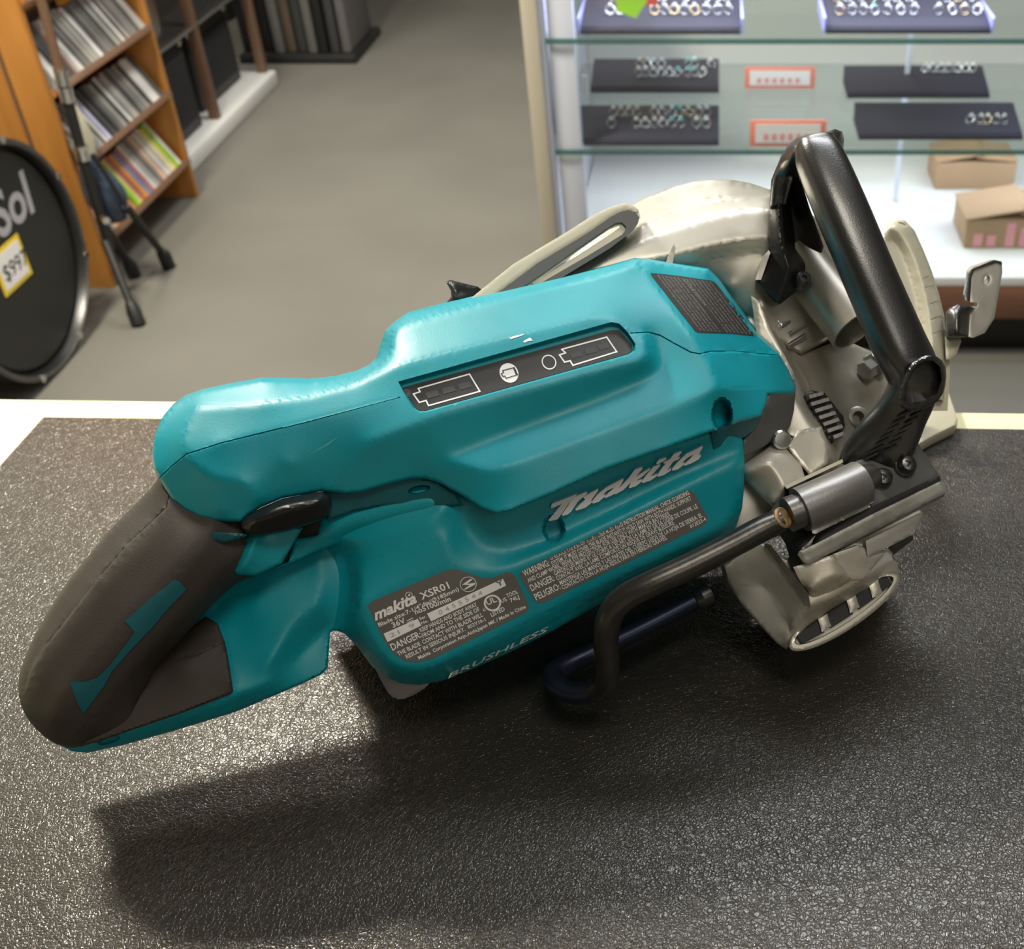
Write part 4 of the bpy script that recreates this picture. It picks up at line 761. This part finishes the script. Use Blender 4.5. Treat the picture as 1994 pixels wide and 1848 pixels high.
# ================================================================== things behind the counter
M['orange_wood'] = wood('varnished_pine', (.42, .17, .035), (.52, .23, .05), 5, 2, .4)
M['brown_edge'] = mat('brown_shelf_edge', (.16, .09, .055), .5)
M['walnut'] = wood('walnut_laminate', (.13, .060, .035), (.22, .105, .06), 6, 0, .45)
M['white'] = mat('white_laminate', (.72, .72, .70), .5)
M['beige'] = mat('beige_post', (.42, .38, .30), .5)
M['alu'] = mat('anodised_aluminium', (.66, .69, .80), .4, metal=.2)
M['navy'] = mat('dark_navy_velvet', (.018, .016, .032), .8)
M['cardboard'] = mat('brown_cardboard', (.42, .27, .15), .75, var=.08, vscale=6)
M['chrome'] = mat('chrome', (.8, .8, .8), .12, metal=1)
M['matt_black'] = mat('matt_black_coating', (.012, .012, .012), .5)
M['drumhead'] = mat('black_drum_head', (.012, .013, .011), .45)
M['glass_edge'] = mat('green_glass', (.16, .33, .31), .15, trans=.75)
def glassmat(name, tint, fac):
    m = bpy.data.materials.new(name); m.use_nodes = True; nt = m.node_tree; nt.nodes.clear(); L = nt.links.new
    o = nt.nodes.new('ShaderNodeOutputMaterial'); mx = nt.nodes.new('ShaderNodeMixShader'); t = nt.nodes.new('ShaderNodeBsdfTransparent'); g = nt.nodes.new('ShaderNodeBsdfGlossy')
    t.inputs[0].default_value = (*tint, 1); g.inputs['Roughness'].default_value = .03; mx.inputs[0].default_value = fac
    L(t.outputs[0], mx.inputs[1]); L(g.outputs[0], mx.inputs[2]); L(mx.outputs[0], o.inputs[0]); return m
M['glass'] = glassmat('clear_pane', (.96, .975, .98), .05)
M['shelf_glass'] = glassmat('green_shelf_glass', (.87, .90, .885), .08)
M['paper'] = mat('white_paper', (.85, .83, .82), .6); M['coral'] = mat('coral_paper', (.85, .25, .18), .6); M['lime'] = mat('lime_paper', (.45, .85, .04), .6); M['red'] = mat('red_paper', (.85, .10, .08), .6)
M['yellow'] = mat('yellow_paper', (.85, .62, .03), .6); M['ink'] = mat('black_ink', (.03, .03, .03), .6); M['silverink'] = mat('silver_ink', (.52, .50, .55), .45, metal=.3)
M['pink'] = mat('pink_ink', (.80, .35, .38), .6)
rnd = random.Random(11)
# ------------------------------------------------------------------ glass showcase
sc = empty('glass_showcase', (.6, 2.46, FZ), 'glass jewellery showcase with walnut base standing behind the counter', 'display case')
SX0, SX1, SY0, SY1 = -.40, 1.6, 2.46, 3.25
bx('corner_post', -.405, -.372, 2.455, 2.495, FZ, .06, M['beige'], sc, .003)
bx('end_panel', -.372, -.362, 2.47, 3.25, -.83, .05, M['alu'], sc, .001)
bx('frame_upright', -.355, -.300, 2.475, 2.50, -.725, .05, M['alu'], sc, .004)
bx('frame_upright', .462, .474, 2.90, 2.912, -.725, -.19, M['alu'], sc, .003)
bx('top_frame', -.40, 1.6, 2.455, 2.49, .02, .06, M['alu'], sc, .003)
bx('back_panel', -.36, 1.6, 3.25, 3.27, -.83, .05, mat('pale_back_panel', (.50, .50, .46), .6), sc, 0)
bx('deck', -.36, 1.6, 2.462, 3.25, -.75, -.727, M['white'], sc, .002)
bx('base_panel', -.40, 1.6, 2.462, 3.25, -.838, -.7502, M['walnut'], sc, .003)
bx('kick_plinth', -.38, 1.58, 2.52, 3.2, FZ, -.8382, M['matt_black'], sc, .003)
sh1 = bx('glass_shelf', -.36, 1.6, 2.468, 3.05, -.194, -.185, M['shelf_glass'], sc, .001)
e_ = bx('polished_edge', -.36, 1.6, 2.4655, 2.4675, -.195, -.184, M['glass_edge'], sh1, 0)
sh2 = bx('glass_shelf', -.36, 1.6, 2.468, 3.10, -.431, -.422, M['shelf_glass'], sc, .001)
bx('polished_edge', -.36, 1.6, 2.4655, 2.4675, -.432, -.421, M['glass_edge'], sh2, 0)
bx('front_pane', -.30, 1.6, 2.456, 2.461, -.73, .02, M['glass'], sc, 0)
for x in (-.345,): pass
stripf = bx('light_strip', -.28, 1.55, 2.50, 2.55, .02, .035, mat('lit_diffuser', (.8, .8, .8), .5, emit=(.8, .86, 1, 5)), sc, 0)
def tray(x0, x1, y0, y1, z, h, label, rings, seed, pale=False):
    r = random.Random(seed); t = empty('jewellery_tray', ((x0+x1)/2, (y0+y1)/2, z), label, 'jewellery tray', 'dark trays in the showcase')
    prism('tray_base', [(x0, y0, z), (x1, y0, z), (x1, y1, z), (x0, y1, z)], M['navy'], t, (0, 0, .008), 0)
    prism('display_pad', [(x0, y0+.005, z+.008), (x0, y1, z+.008), (x0, y1, z+h+.012), (x0, y0+.01, z+.014)], M['navy'], t, (x1-x0, 0, 0), .002)
    if pale: bx('tray_rim', x0-.006, x0-.001, y0, y1, z, z+h, mat('lilac_rim', (.35, .36, .75), .4), t, .001); bx('tray_rim', x1+.001, x1+.006, y0, y1, z, z+h, bpy.data.materials['lilac_rim'], t, .001)
    return t
def ring(x, y, z, r, label, grp, tilt=.5, m='chrome'):
    V = []; F_ = []; n, k = 14, 6
    for i in range(n):
        a = 2*math.pi*i/n
        for j in range(k):
            b = 2*math.pi*j/k; R = r+.0014*math.cos(b); V.append((R*math.cos(a), .0014*math.sin(b), R*math.sin(a)))
    for i in range(n):
        for j in range(k): F_.append([i*k+j, i*k+(j+1) % k, ((i+1) % n)*k+(j+1) % k, ((i+1) % n)*k+j])
    me = bpy.data.meshes.new('ring_band'); me.from_pydata(V, [], F_); me.materials.append(M[m])
    for p in me.polygons: p.use_smooth = True
    return me
ring_me = {m: ring(0, 0, 0, .0095, '', '', m=m) for m in ('chrome', 'blue_steel')}
M['gold'] = mat('pale_gold', (.85, .65, .35), .2, metal=1); M['aqua'] = mat('aqua_stone', (.15, .7, .7), .1, spec=1); ring_me['gold'] = ring(0, 0, 0, .0095, '', '', m='gold')
stone_me = {}
for k_, mm in (('clear', M['white']), ('aqua', M['aqua'])):
    bm = bmesh.new(); bmesh.ops.create_icosphere(bm, subdivisions=1, radius=.0045); me = bpy.data.meshes.new('stone'); bm.to_mesh(me); bm.free(); me.materials.append(mm); stone_me[k_] = me
def put_rings(where, x0, x1, y0, y1, z0, z1, nx, ny, seed, aqua=()):
    r = random.Random(seed); c = 0
    for j in range(ny):
        for i in range(nx):
            if r.random() < .12: continue
            t = (j+.5)/ny; x = x0+(x1-x0)*(i+.5)/nx+r.uniform(-.003, .003); y = y0+(y1-y0)*t; z = z0+(z1-z0)*t+.012
            k = 'gold' if r.random() < .18 else 'chrome'; aq = (i in aqua)
            o = bpy.data.objects.new('finger_ring', ring_me[k]); C.objects.link(o); o.location = (x, y, z); o.rotation_euler = (r.uniform(-.3, .3)-.3, 0, r.uniform(-.6, .6))
            q = bpy.data.objects.new('stone', stone_me['aqua' if aq else 'clear']); C.objects.link(q); q.parent = o; q.location = (0, 0, .0105)
            tag(o, ('gold' if k == 'gold' else 'silver')+' ring with a'+('n aqua' if aq else ' clear')+' stone in the '+where, 'ring', 'rings in the '+where)
tray(-.335, -.0, 2.495, 2.64, -.4215, .03, 'wide dark jewellery tray at the front left of the lower glass shelf', 0, 1)
put_rings('front left tray, lower glass shelf', -.25, -.02, 2.52, 2.61, -.405, -.385, 12, 2, 3, (7, 8))
tray(.313, .68, 2.53, 2.66, -.4215, .03, 'dark tray at the front right of the lower glass shelf, rings at its right end', 0, 2)
put_rings('front right tray, lower glass shelf', .56, .67, 2.55, 2.60, -.408, -.398, 6, 1, 4)
tray(-.317, -.0, 2.855, 2.99, -.4215, .032, 'dark jewellery tray at the rear left of the lower glass shelf beside a white card', 0, 3)
put_rings('rear left tray of the lower glass shelf', -.21, -.01, 2.88, 2.97, -.402, -.385, 10, 2, 5, (5, 6, 7))
tray(.313, .66, 2.815, 2.94, -.4215, .03, 'dark jewellery tray at the rear right of the lower glass shelf behind the thin upright', 0, 4)
put_rings('rear right tray of the lower glass shelf', .50, .64, 2.88, 2.93, -.392, -.385, 7, 1, 6)
tray(-.29, .045, 2.50, 2.68, -.184, .032, 'dark jewellery tray under the lime star tag at the left of the upper glass shelf', 0, 5, True)
put_rings('upper left tray beside the lime star tag', -.24, .03, 2.53, 2.66, -.168, -.146, 12, 2, 7)
tray(.225, .57, 2.505, 2.68, -.184, .032, 'dark jewellery tray with pale sides at the right of the upper glass shelf', 0, 6, True)
put_rings('upper right tray with pale sides', .24, .56, 2.53, 2.66, -.168, -.146, 12, 2, 8, (3,))
tag(bx('white_card', -.335, -.321, 2.84, 2.845, -.4215, -.375, M['paper'], None, .0005), 'small upright white card beside the rear left tray, lower glass shelf', 'card')
def sign(x0, x1, y, z, h, label):
    t = empty('price_sign', ((x0+x1)/2, y, z), label, 'sign', 'red bordered signs on the lower glass shelf')
    bx('border', x0, x1, y, y+.004, z, z+h, M['coral'], t, .0005); f = bx('face', x0+.012, x1-.012, y-.0015, y-.0003, z+.008, z+h-.008, M['paper'], t, 0)
    for i in range(6): bx('sign_writing', x0+.03+i*(x1-x0-.06)/6, x0+.03+(i+.6)*(x1-x0-.06)/6, y-.0022, y-.0017, z+h*.25, z+h*.5, M['pink'], f, 0)
sign(.064, .238, 2.89, -.4215, .052, 'red bordered white sign between the two rear trays of the showcase')
sign(.068, .235, 2.49, -.4215, .058, 'red bordered white sign between the two front trays, partly behind the black saw handle')
# star shaped tags
def star(x, y, z, r, n, m, label, a0=0, r2=.8):
    p = []
    for i in range(2*n):
        a = math.pi*i/n+a0; q = r if i % 2 == 0 else r*r2; p.append((x+q*math.cos(a), y, z+q*math.sin(a)))
    return tag(prism('star_tag', p, m, None, (0, -.0015, 0), 0), label, 'tag')
star(-.185, 2.52, -.122, .036, 5, M['lime'], 'lime green star shaped price tag standing on the upper left tray')
star(-.147, 2.53, -.108, .030, 6, M['red'], 'red star shaped tag just behind the lime green one')
def carton(x0, x1, y0, y1, z, h, label, tape=False):
    t = empty('cardboard_box', ((x0+x1)/2, (y0+y1)/2, z), label, 'box', None)
    bx('box_body', x0, x1, y0, y1, z, z+h, M['cardboard'], t, .004)
    f = boxes('flap', [((x0+(x1-x0)*.28, (y0+y1)/2, z+h+.012), (x1-x0)*.3, (y1-y0)*.5, .002, (Vector((.98, 0, .17)), Vector((0, 1, 0)), Vector((-.17, 0, .98))))], M['cardboard'], t, .001)
    boxes('flap', [((x0+(x1-x0)*.75, (y0+y1)/2, z+h+.008), (x1-x0)*.26, (y1-y0)*.5, .002, (Vector((.99, 0, -.1)), Vector((0, 1, 0)), Vector((.1, 0, .99))))], M['cardboard'], t, .001)
    return t
carton(.585, .80, 2.99, 3.13, -.727, .075, 'brown cardboard box with open flaps at the back of the showcase deck')
t = carton(.60, .86, 2.62, 2.78, -.727, .075, 'brown cardboard box with pink writing at the front right of the showcase deck')
for i, x in enumerate((.622, .655, .70, .735)): bx('pink_writing', x, x+.022, 2.618, 2.6195, -.722, -.722+(.035, .03, .062, .05)[i], M['pink'], t, 0)
bx('lime_sticker', .776, .80, 2.617, 2.6193, -.70, -.665, M['lime'], t, 0)
# ------------------------------------------------------------------ bookcase with disc cases
bc = empty('bookcase', (-1.78, 3.16, FZ), 'orange pine bookcase filled with disc cases behind the bass drum', 'bookcase')
bx('side_panel', -2.15, -1.65, 2.845, 2.865, FZ, .5, M['orange_wood'], bc, .002)
bx('side_panel', -1.90, -1.65, 3.468, 3.488, FZ, .5, M['orange_wood'], bc, .002)
bx('back_board', -1.93, -1.905, 2.865, 3.488, FZ+.1, .5, M['matt_black'], bc, .001)
bx('panel_batten', -1.737, -1.730, 2.838, 2.8448, FZ, .5, M['brown_edge'], bc, .001)
lf = [atX(x, y, -1.632) for x, y in ((128, 196), (150, 205), (182, 262), (190, 318), (172, 326), (150, 300))]
tag(prism('paper_leaflet', lf, mat('cream_paper', (.70, .64, .48), .6), None, (-.006, 0, 0), .001), 'cream paper leaflet tucked in at the near end of the middle bookcase row', 'leaflet')
LT = math.radians(31); LA = (Vector((math.cos(LT), 0, math.sin(LT))), Vector((0, 1, 0)), Vector((-math.sin(LT), 0, math.cos(LT))))   # the shelves tilt backwards
for z in (-.82, -.613, -.42, -.20):
    f = boxes('shelf', [(Vector((-1.648, 3.1665, z))-LA[0]*.095-LA[2]*.007, .095, .3005, .007, LA)], M['orange_wood'], bc, .001)
    boxes('shelf_edging', [(Vector((-1.648, 3.1665, z))+LA[0]*.0025-LA[2]*.007, .0022, .3005, .0085, LA)], M['brown_edge'], f, .0005)
mcol = {n_: mat(n_+'_case', c_, .3, spec=.6) for n_, c_ in {'pale_grey': (.42, .41, .38), 'grey': (.22, .22, .21), 'dark_grey': (.09, .09, .09), 'white': (.75, .74, .72), 'violet_white': (.62, .62, .85), 'red': (.55, .10, .08), 'orange': (.75, .32, .10), 'peach': (.72, .48, .34), 'yellow': (.75, .68, .18), 'green': (.30, .62, .06), 'blue': (.20, .30, .50), 'rose': (.48, .20, .20), 'cream': (.72, .68, .50)}.items()}
def disc_row(z, y0, y1, th, hh, cols, where, grp):
    y = y0; i = 0
    base = bpy.data.meshes.new('case'); V = []; F_ = []; rawbox(V, F_, (-.060, 0, .5), .060, .5, .5); base.from_pydata([tuple(v) for v in V], [], F_)
    cache = {}
    while y < y1:
        c = cols[i % len(cols)] if isinstance(cols, list) else cols(i); t = th*rnd.uniform(.85, 1.2); h = hh*rnd.uniform(.93, 1.0)
        if c not in cache: me = base.copy(); me.materials.append(mcol[c]); cache[c] = me
        o = bpy.data.objects.new('disc_case', cache[c]); C.objects.link(o); o.scale = (1, t*.90, h); dd = rnd.uniform(.004, .014); o.rotation_euler = (0, -LT, 0); o.location = (-1.648-dd*math.cos(LT), y+t/2, z-dd*math.sin(LT)+.001)
        tag(o, c.replace('_', ' ')+' disc case standing upright '+where, 'disc case', grp); y += t; i += 1
g3 = ['pale_grey', 'grey', 'pale_grey', 'dark_grey', 'grey', 'pale_grey', 'white', 'grey', 'dark_grey', 'grey']
disc_row(-.42, 2.872, 3.446, .0155, .150, lambda i: 'red' if i == 9 else ('white' if i in (3, 4, 11) else ('dark_grey' if 5 < i < 9 else g3[(i*7) % 10])), 'in the topmost visible row of the bookcase', 'disc cases in the top bookcase row')
disc_row(-.613, 2.872, 3.446, .0150, .140, lambda i: 'violet_white' if i == 13 else ('dark_grey' if 13 < i < 19 and i % 2 else ('white' if i in (33, 34) else g3[(i*3) % 10])), 'in the middle row of the bookcase', 'disc cases in the middle bookcase row')
c3 = ['peach', 'pale_grey', 'peach', 'grey', 'peach', 'orange', 'orange', 'peach', 'rose', 'rose', 'orange', 'green', 'yellow', 'rose', 'orange', 'blue', 'rose', 'white', 'pale_grey', 'grey', 'peach', 'pale_grey', 'white', 'cream', 'yellow', 'green', 'white', 'grey', 'pale_grey']
disc_row(-.82, 2.872, 3.440, .0205, .150, c3, 'in the bottom row of the bookcase', 'disc cases in the bottom bookcase row')
# ------------------------------------------------------------------ bass drum
DX, DY, DR = -1.60, 2.425, .275; DZ = FZ+DR+.004
dr = empty('bass_drum', (DX-.2, DY, FZ), 'black bass drum with silver lettering and a yellow price sticker beside the bookcase', 'drum')
lathe('shell', [(-.42, DR-.02), (0-.03, DR-.02), (-.03, DR-.03), (-.42, DR-.03)], (DX, DY, DZ), (1, 0, 0), M['black_gloss'], dr, 64, tube=True)
hd = lathe('drum_head', [(-.034, 0), (-.034, DR-.021), (-.018, DR-.023), (-.012, DR-.03), (-.012, 0)], (DX, DY, DZ), (1, 0, 0), M['drumhead'], dr, 64)
lathe('hoop', [(-.045, DR-.018), (-.045, DR), (.006, DR), (.006, DR-.014), (-.014, DR-.019)], (DX, DY, DZ), (1, 0, 0), M['black_gloss'], dr, 64, tube=True)
lathe('hoop_inlay', [(.0055, DR-.010), (.0075, DR-.009), (.0075, DR-.004), (.0055, DR-.003)], (DX, DY, DZ), (1, 0, 0), M['steel_dark'], dr, 64, tube=True)
for a in (71, 23, -22, -67, 114, 160, 205, 250):
    a = math.radians(a); c = Vector((DX+.008, DY+math.cos(a)*(DR-.004), DZ+math.sin(a)*(DR-.004)))
    cl = sweep_w('claw_hook', [c, c+Vector((-.05, 0, 0))], [(.009, .009)]*2, M['chrome'], dr, nrm=(0, 0, 1), k=1, seg=14)
def plane_text(name, s, O_, U, W_, size, m, parent, bold=.02, shear=0, depth=.001):
    v, f = glyphs(s, 3, bold, shear); U = Vector(U).normalized(); W_ = Vector(W_).normalized(); n = len(v)
    p = [Vector(O_)+U*x*size+W_*y*size for x, y in v]
    me = bpy.data.meshes.new(name); me.from_pydata([tuple(q) for q in p], [], f); me.update(); return link(name, me, m, parent)
plane_text('head_lettering', 'l Sol', (DX-.0113, 2.335, -.602), (0, 1, 0), (0, 0, 1), .135, M['silverink'], hd, .025, .12)
sk = boxes('price_sticker', [((DX-.0111, 2.405, -.668), .0006, .062, .050, (Vector((1, 0, 0)), Vector((0, 1, .0)).normalized(), Vector((0, 0, 1))))], M['yellow'], hd, 0)
sf = boxes('sticker_face', [((DX-.0098, 2.405, -.668), .0003, .051, .040)], M['paper'], sk, 0)
plane_text('price_writing', '$997', (DX-.0090, 2.362, -.690), (0, 1, 0), (0, 0, 1), .052, M['ink'], sf, .004, 0)
# ------------------------------------------------------------------ instrument stand in front of the bookcase
stn = empty('instrument_stand', (-1.585, 2.76, FZ), 'black tubular instrument stand with rubber feet in front of the bookcase', 'stand')
pts_ = [(-1.545, 2.78, .1), (-1.555, 2.78, -.20), (-1.566, 2.78, -.36)]
sweep_w('upper_tube', pts_, [(.011, .011)]*3, M['brown_edge'], stn, nrm=(0, 1, 0), k=1, seg=14)  # the tube's brown is a reflection put into its colour
sweep_w('main_tube', [(-1.566, 2.78, -.355), (-1.58, 2.78, -.56), (-1.588, 2.78, -.80)], [(.013, .013)]*3, M['matt_black'], stn, nrm=(0, 1, 0), k=1, seg=14)
for z, x in ((-.36, -1.566), (-.40, -1.568), (-.545, -1.578)): lathe('clamp_collar', [(-.018, .016), (.018, .016), (.018, 0), (-.018, 0)], (x, 2.78, z), (0.1, 0, 1), M['chrome'], stn, 18)
def leg(p0, p1, m=M['matt_black']):
    l = sweep_w('leg', [p0, p1], [(.010, .010)]*2, m, stn, nrm=(.3, .9, .1), k=1, seg=12)
    d = (Vector(p1)-Vector(p0)).normalized(); sweep_w('rubber_foot', [Vector(p1)-d*.012, Vector(p1)+d*.012, (p1[0]+d.x*.03, p1[1]+d.y*.03, FZ+.003)], [(.013, .013), (.018, .018), (.018, .018)], M['matt_black'], l, nrm=(.3, .9, .1), k=1, seg=14)
A_ = atY(245, 400, 2.80); leg(tuple(A_), tuple(atZ(316, 492, FZ+.055)))
leg(tuple(atY(205, 470, 2.74)), tuple(atZ(257, 598, FZ+.045)))
leg((-1.60, 2.80, -.72), (-1.62, 2.90, -.90))
sweep_w('brace', [atY(180, 300, 2.77), atY(245, 400, 2.79)], [(.006, .006)]*2, M['matt_black'], stn, nrm=(0, 1, 0), k=1, seg=10)
for p in ((205, 427, 2.74), (238, 552, 2.70)): c = atY(*p); lathe('wing_screw', [(-.012, .009), (.012, .009), (.012, 0), (-.012, 0)], c, (.6, -.8, 0), M['chrome'], stn, 14)
# folded plastic bag hanging on the stand
bgm = mat('dark_blue_polythene', (.035, .05, .085), .22, bump=.6, bscale=25, bdist=.01)
bg = sweep_w('plastic_bag', [atY(160, 300, 2.83), atY(185, 345, 2.84), atY(208, 385, 2.84), atY(225, 425, 2.84)], [(.012, .012), (.038, .03), (.05, .035), (.03, .02)], bgm, None, nrm=(.2, -.9, .3), seg=24, round_cap=.6)
tag(bg, 'dark blue glossy plastic bag hanging behind the instrument stand', 'bag')
# ------------------------------------------------------------------ clutter further along the aisle
pf = tag(bx('low_platform', -2.35, -1.74, 3.62, 4.60, FZ, FZ+.055, M['white'], None, .006), 'low white platform along the left of the aisle carrying black music gear', 'platform')
def amp(x0, x1, y0, y1, z0, z1, label, name='speaker_cabinet', cat='speaker'):
    t = empty(name, ((x0+x1)/2, (y0+y1)/2, z0), label, cat, None)
    bx('cabinet', x0, x1, y0, y1, z0, z1, M['matt_black'], t, .008); bx('grille', x1+.0005, x1+.006, y0+.03, y1-.03, z0+.04, z1-.04, mat('grille_cloth', (.012, .012, .013), .95), t, .002)
    for yy in (y0+.02, y1-.02): bx('corner_cap', x1-.01, x1+.004, yy-.015, yy+.015, z1-.02, z1+.003, M['chrome'], t, .003)
amp(-2.2, -1.80, 3.64, 3.98, FZ+.055, -.60, 'squat black speaker cabinet at the near end of the white platform')
amp(-2.2, -1.84, 4.10, 4.50, FZ+.055, -.62, 'black speaker cabinet at the far end of the white platform')
rk = empty('storage_rack', (-1.95, 3.8, FZ), 'wood and wire storage rack standing on the white platform', 'rack')
for y in (4.03, 4.56): bx('upright', -1.80, -1.765, y, y+.03, FZ+.055, .3, M['brown_edge'], rk, .003)
bx('upright', -1.80, -1.765, 3.60, 3.62, FZ+.0551, .3, M['brown_edge'], rk, .003)
for z in (-.585, -.36):
    s_ = bx('wire_shelf', -2.2, -1.782, 3.62, 4.56, z, z+.008, M['steel_dark'], rk, .001); sweep_w('shelf_rail', [(-1.772, 3.6, z+.006), (-1.772, 4.6, z+.006)], [(.006, .006)]*2, M['chrome'], s_, nrm=(1, 0, 0), k=1, seg=10)
def tom(x, y, z, r, d, ax, m, label):
    t = empty('tom_drum', (x, y, z-r), label, 'drum'); lathe('shell', [(-d/2, r), (d/2, r), (d/2, 0), (-d/2, 0)], (x, y, z), ax, m, t, 36)
    for s_ in (-1, 1): lathe('hoop', [(s_*d/2-.012, r), (s_*d/2-.012, r+.009), (s_*d/2+.012, r+.009), (s_*d/2+.012, r)], (x, y, z), ax, M['chrome'], t, 36)
M['burgundy'] = mat('burgundy_lacquer', (.07, .008, .012), .15)
tom(-1.93, 3.78, -.474, .105, .22, (1, .1, .1), M['burgundy'], 'burgundy tom drum with chrome hoops lying on the wire shelf')
tom(-1.93, 4.22, -.215, .12, .20, (1, 0, .35), M['black_gloss'], 'black tom drum with a chrome hoop on the upper wire shelf')
amp(-2.1, -1.83, 3.66, 3.98, -.352, -.10, 'black equipment case on the upper wire shelf', 'equipment_case', 'case')
cm = {'black': M['matt_black'], 'charcoal': mat('charcoal_vinyl', (.05, .05, .055), .4), 'brown': mat('brown_vinyl', (.10, .075, .05), .5), 'grey': mat('grey_vinyl', (.13, .125, .12), .5)}
tb = tag(bx('black_platform', -1.98, -1.50, 4.86, 5.30, FZ, FZ+.035, M['matt_black'], None, .005), 'black floor stand carrying a row of upright instrument cases', 'stand')
for i, c in enumerate(['black', 'charcoal', 'black', 'grey', 'brown', 'charcoal', 'grey', 'black', 'charcoal', 'grey']):
    x = -1.955+i*.046; t = empty('instrument_case', (x, 5.05, FZ+.035), c+' upright instrument case, number %s from the left in the row at the aisle end' % ['one', 'two', 'three', 'four', 'five', 'six', 'seven', 'eight', 'nine', 'ten'][i], 'case', 'upright instrument cases at the end of the aisle')
    bx('case_shell', x-.019, x+.019, 4.88+rnd.uniform(0, .03), 5.25, FZ+.035, .12, cm[c], t, .008); bx('latch', x-.006, x+.006, 4.868, 4.879, -.66, -.63, M['chrome'], t, .002)
tag(boxes('long_case', [((-2.3, 5.9, -.45), .06, .4, .5)], M['charcoal'] if 'charcoal' in M else M['matt_black'], None, .01), 'black long case behind the row of upright cases', 'case')
# ceiling lamps of the shop
for i, (x, y, a, b) in enumerate(((-1.38, 1.86, .3, .3), (.25, 1.35, .6, .3), (-1.9, 3.6, .3, .6), (-.3, 4.2, .3, .6))):
    t = tag(bx('ceiling_lamp', x-a-.03, x+a+.03, y-b-.03, y+b+.03, 1.735, 1.76, M['white'], None, .004), ['square lamp on the ceiling up left of the counter', 'wide lamp on the ceiling above the counter front', 'long lamp on the ceiling over the bookcase', 'long lamp on the ceiling over the aisle'][i], 'lamp')
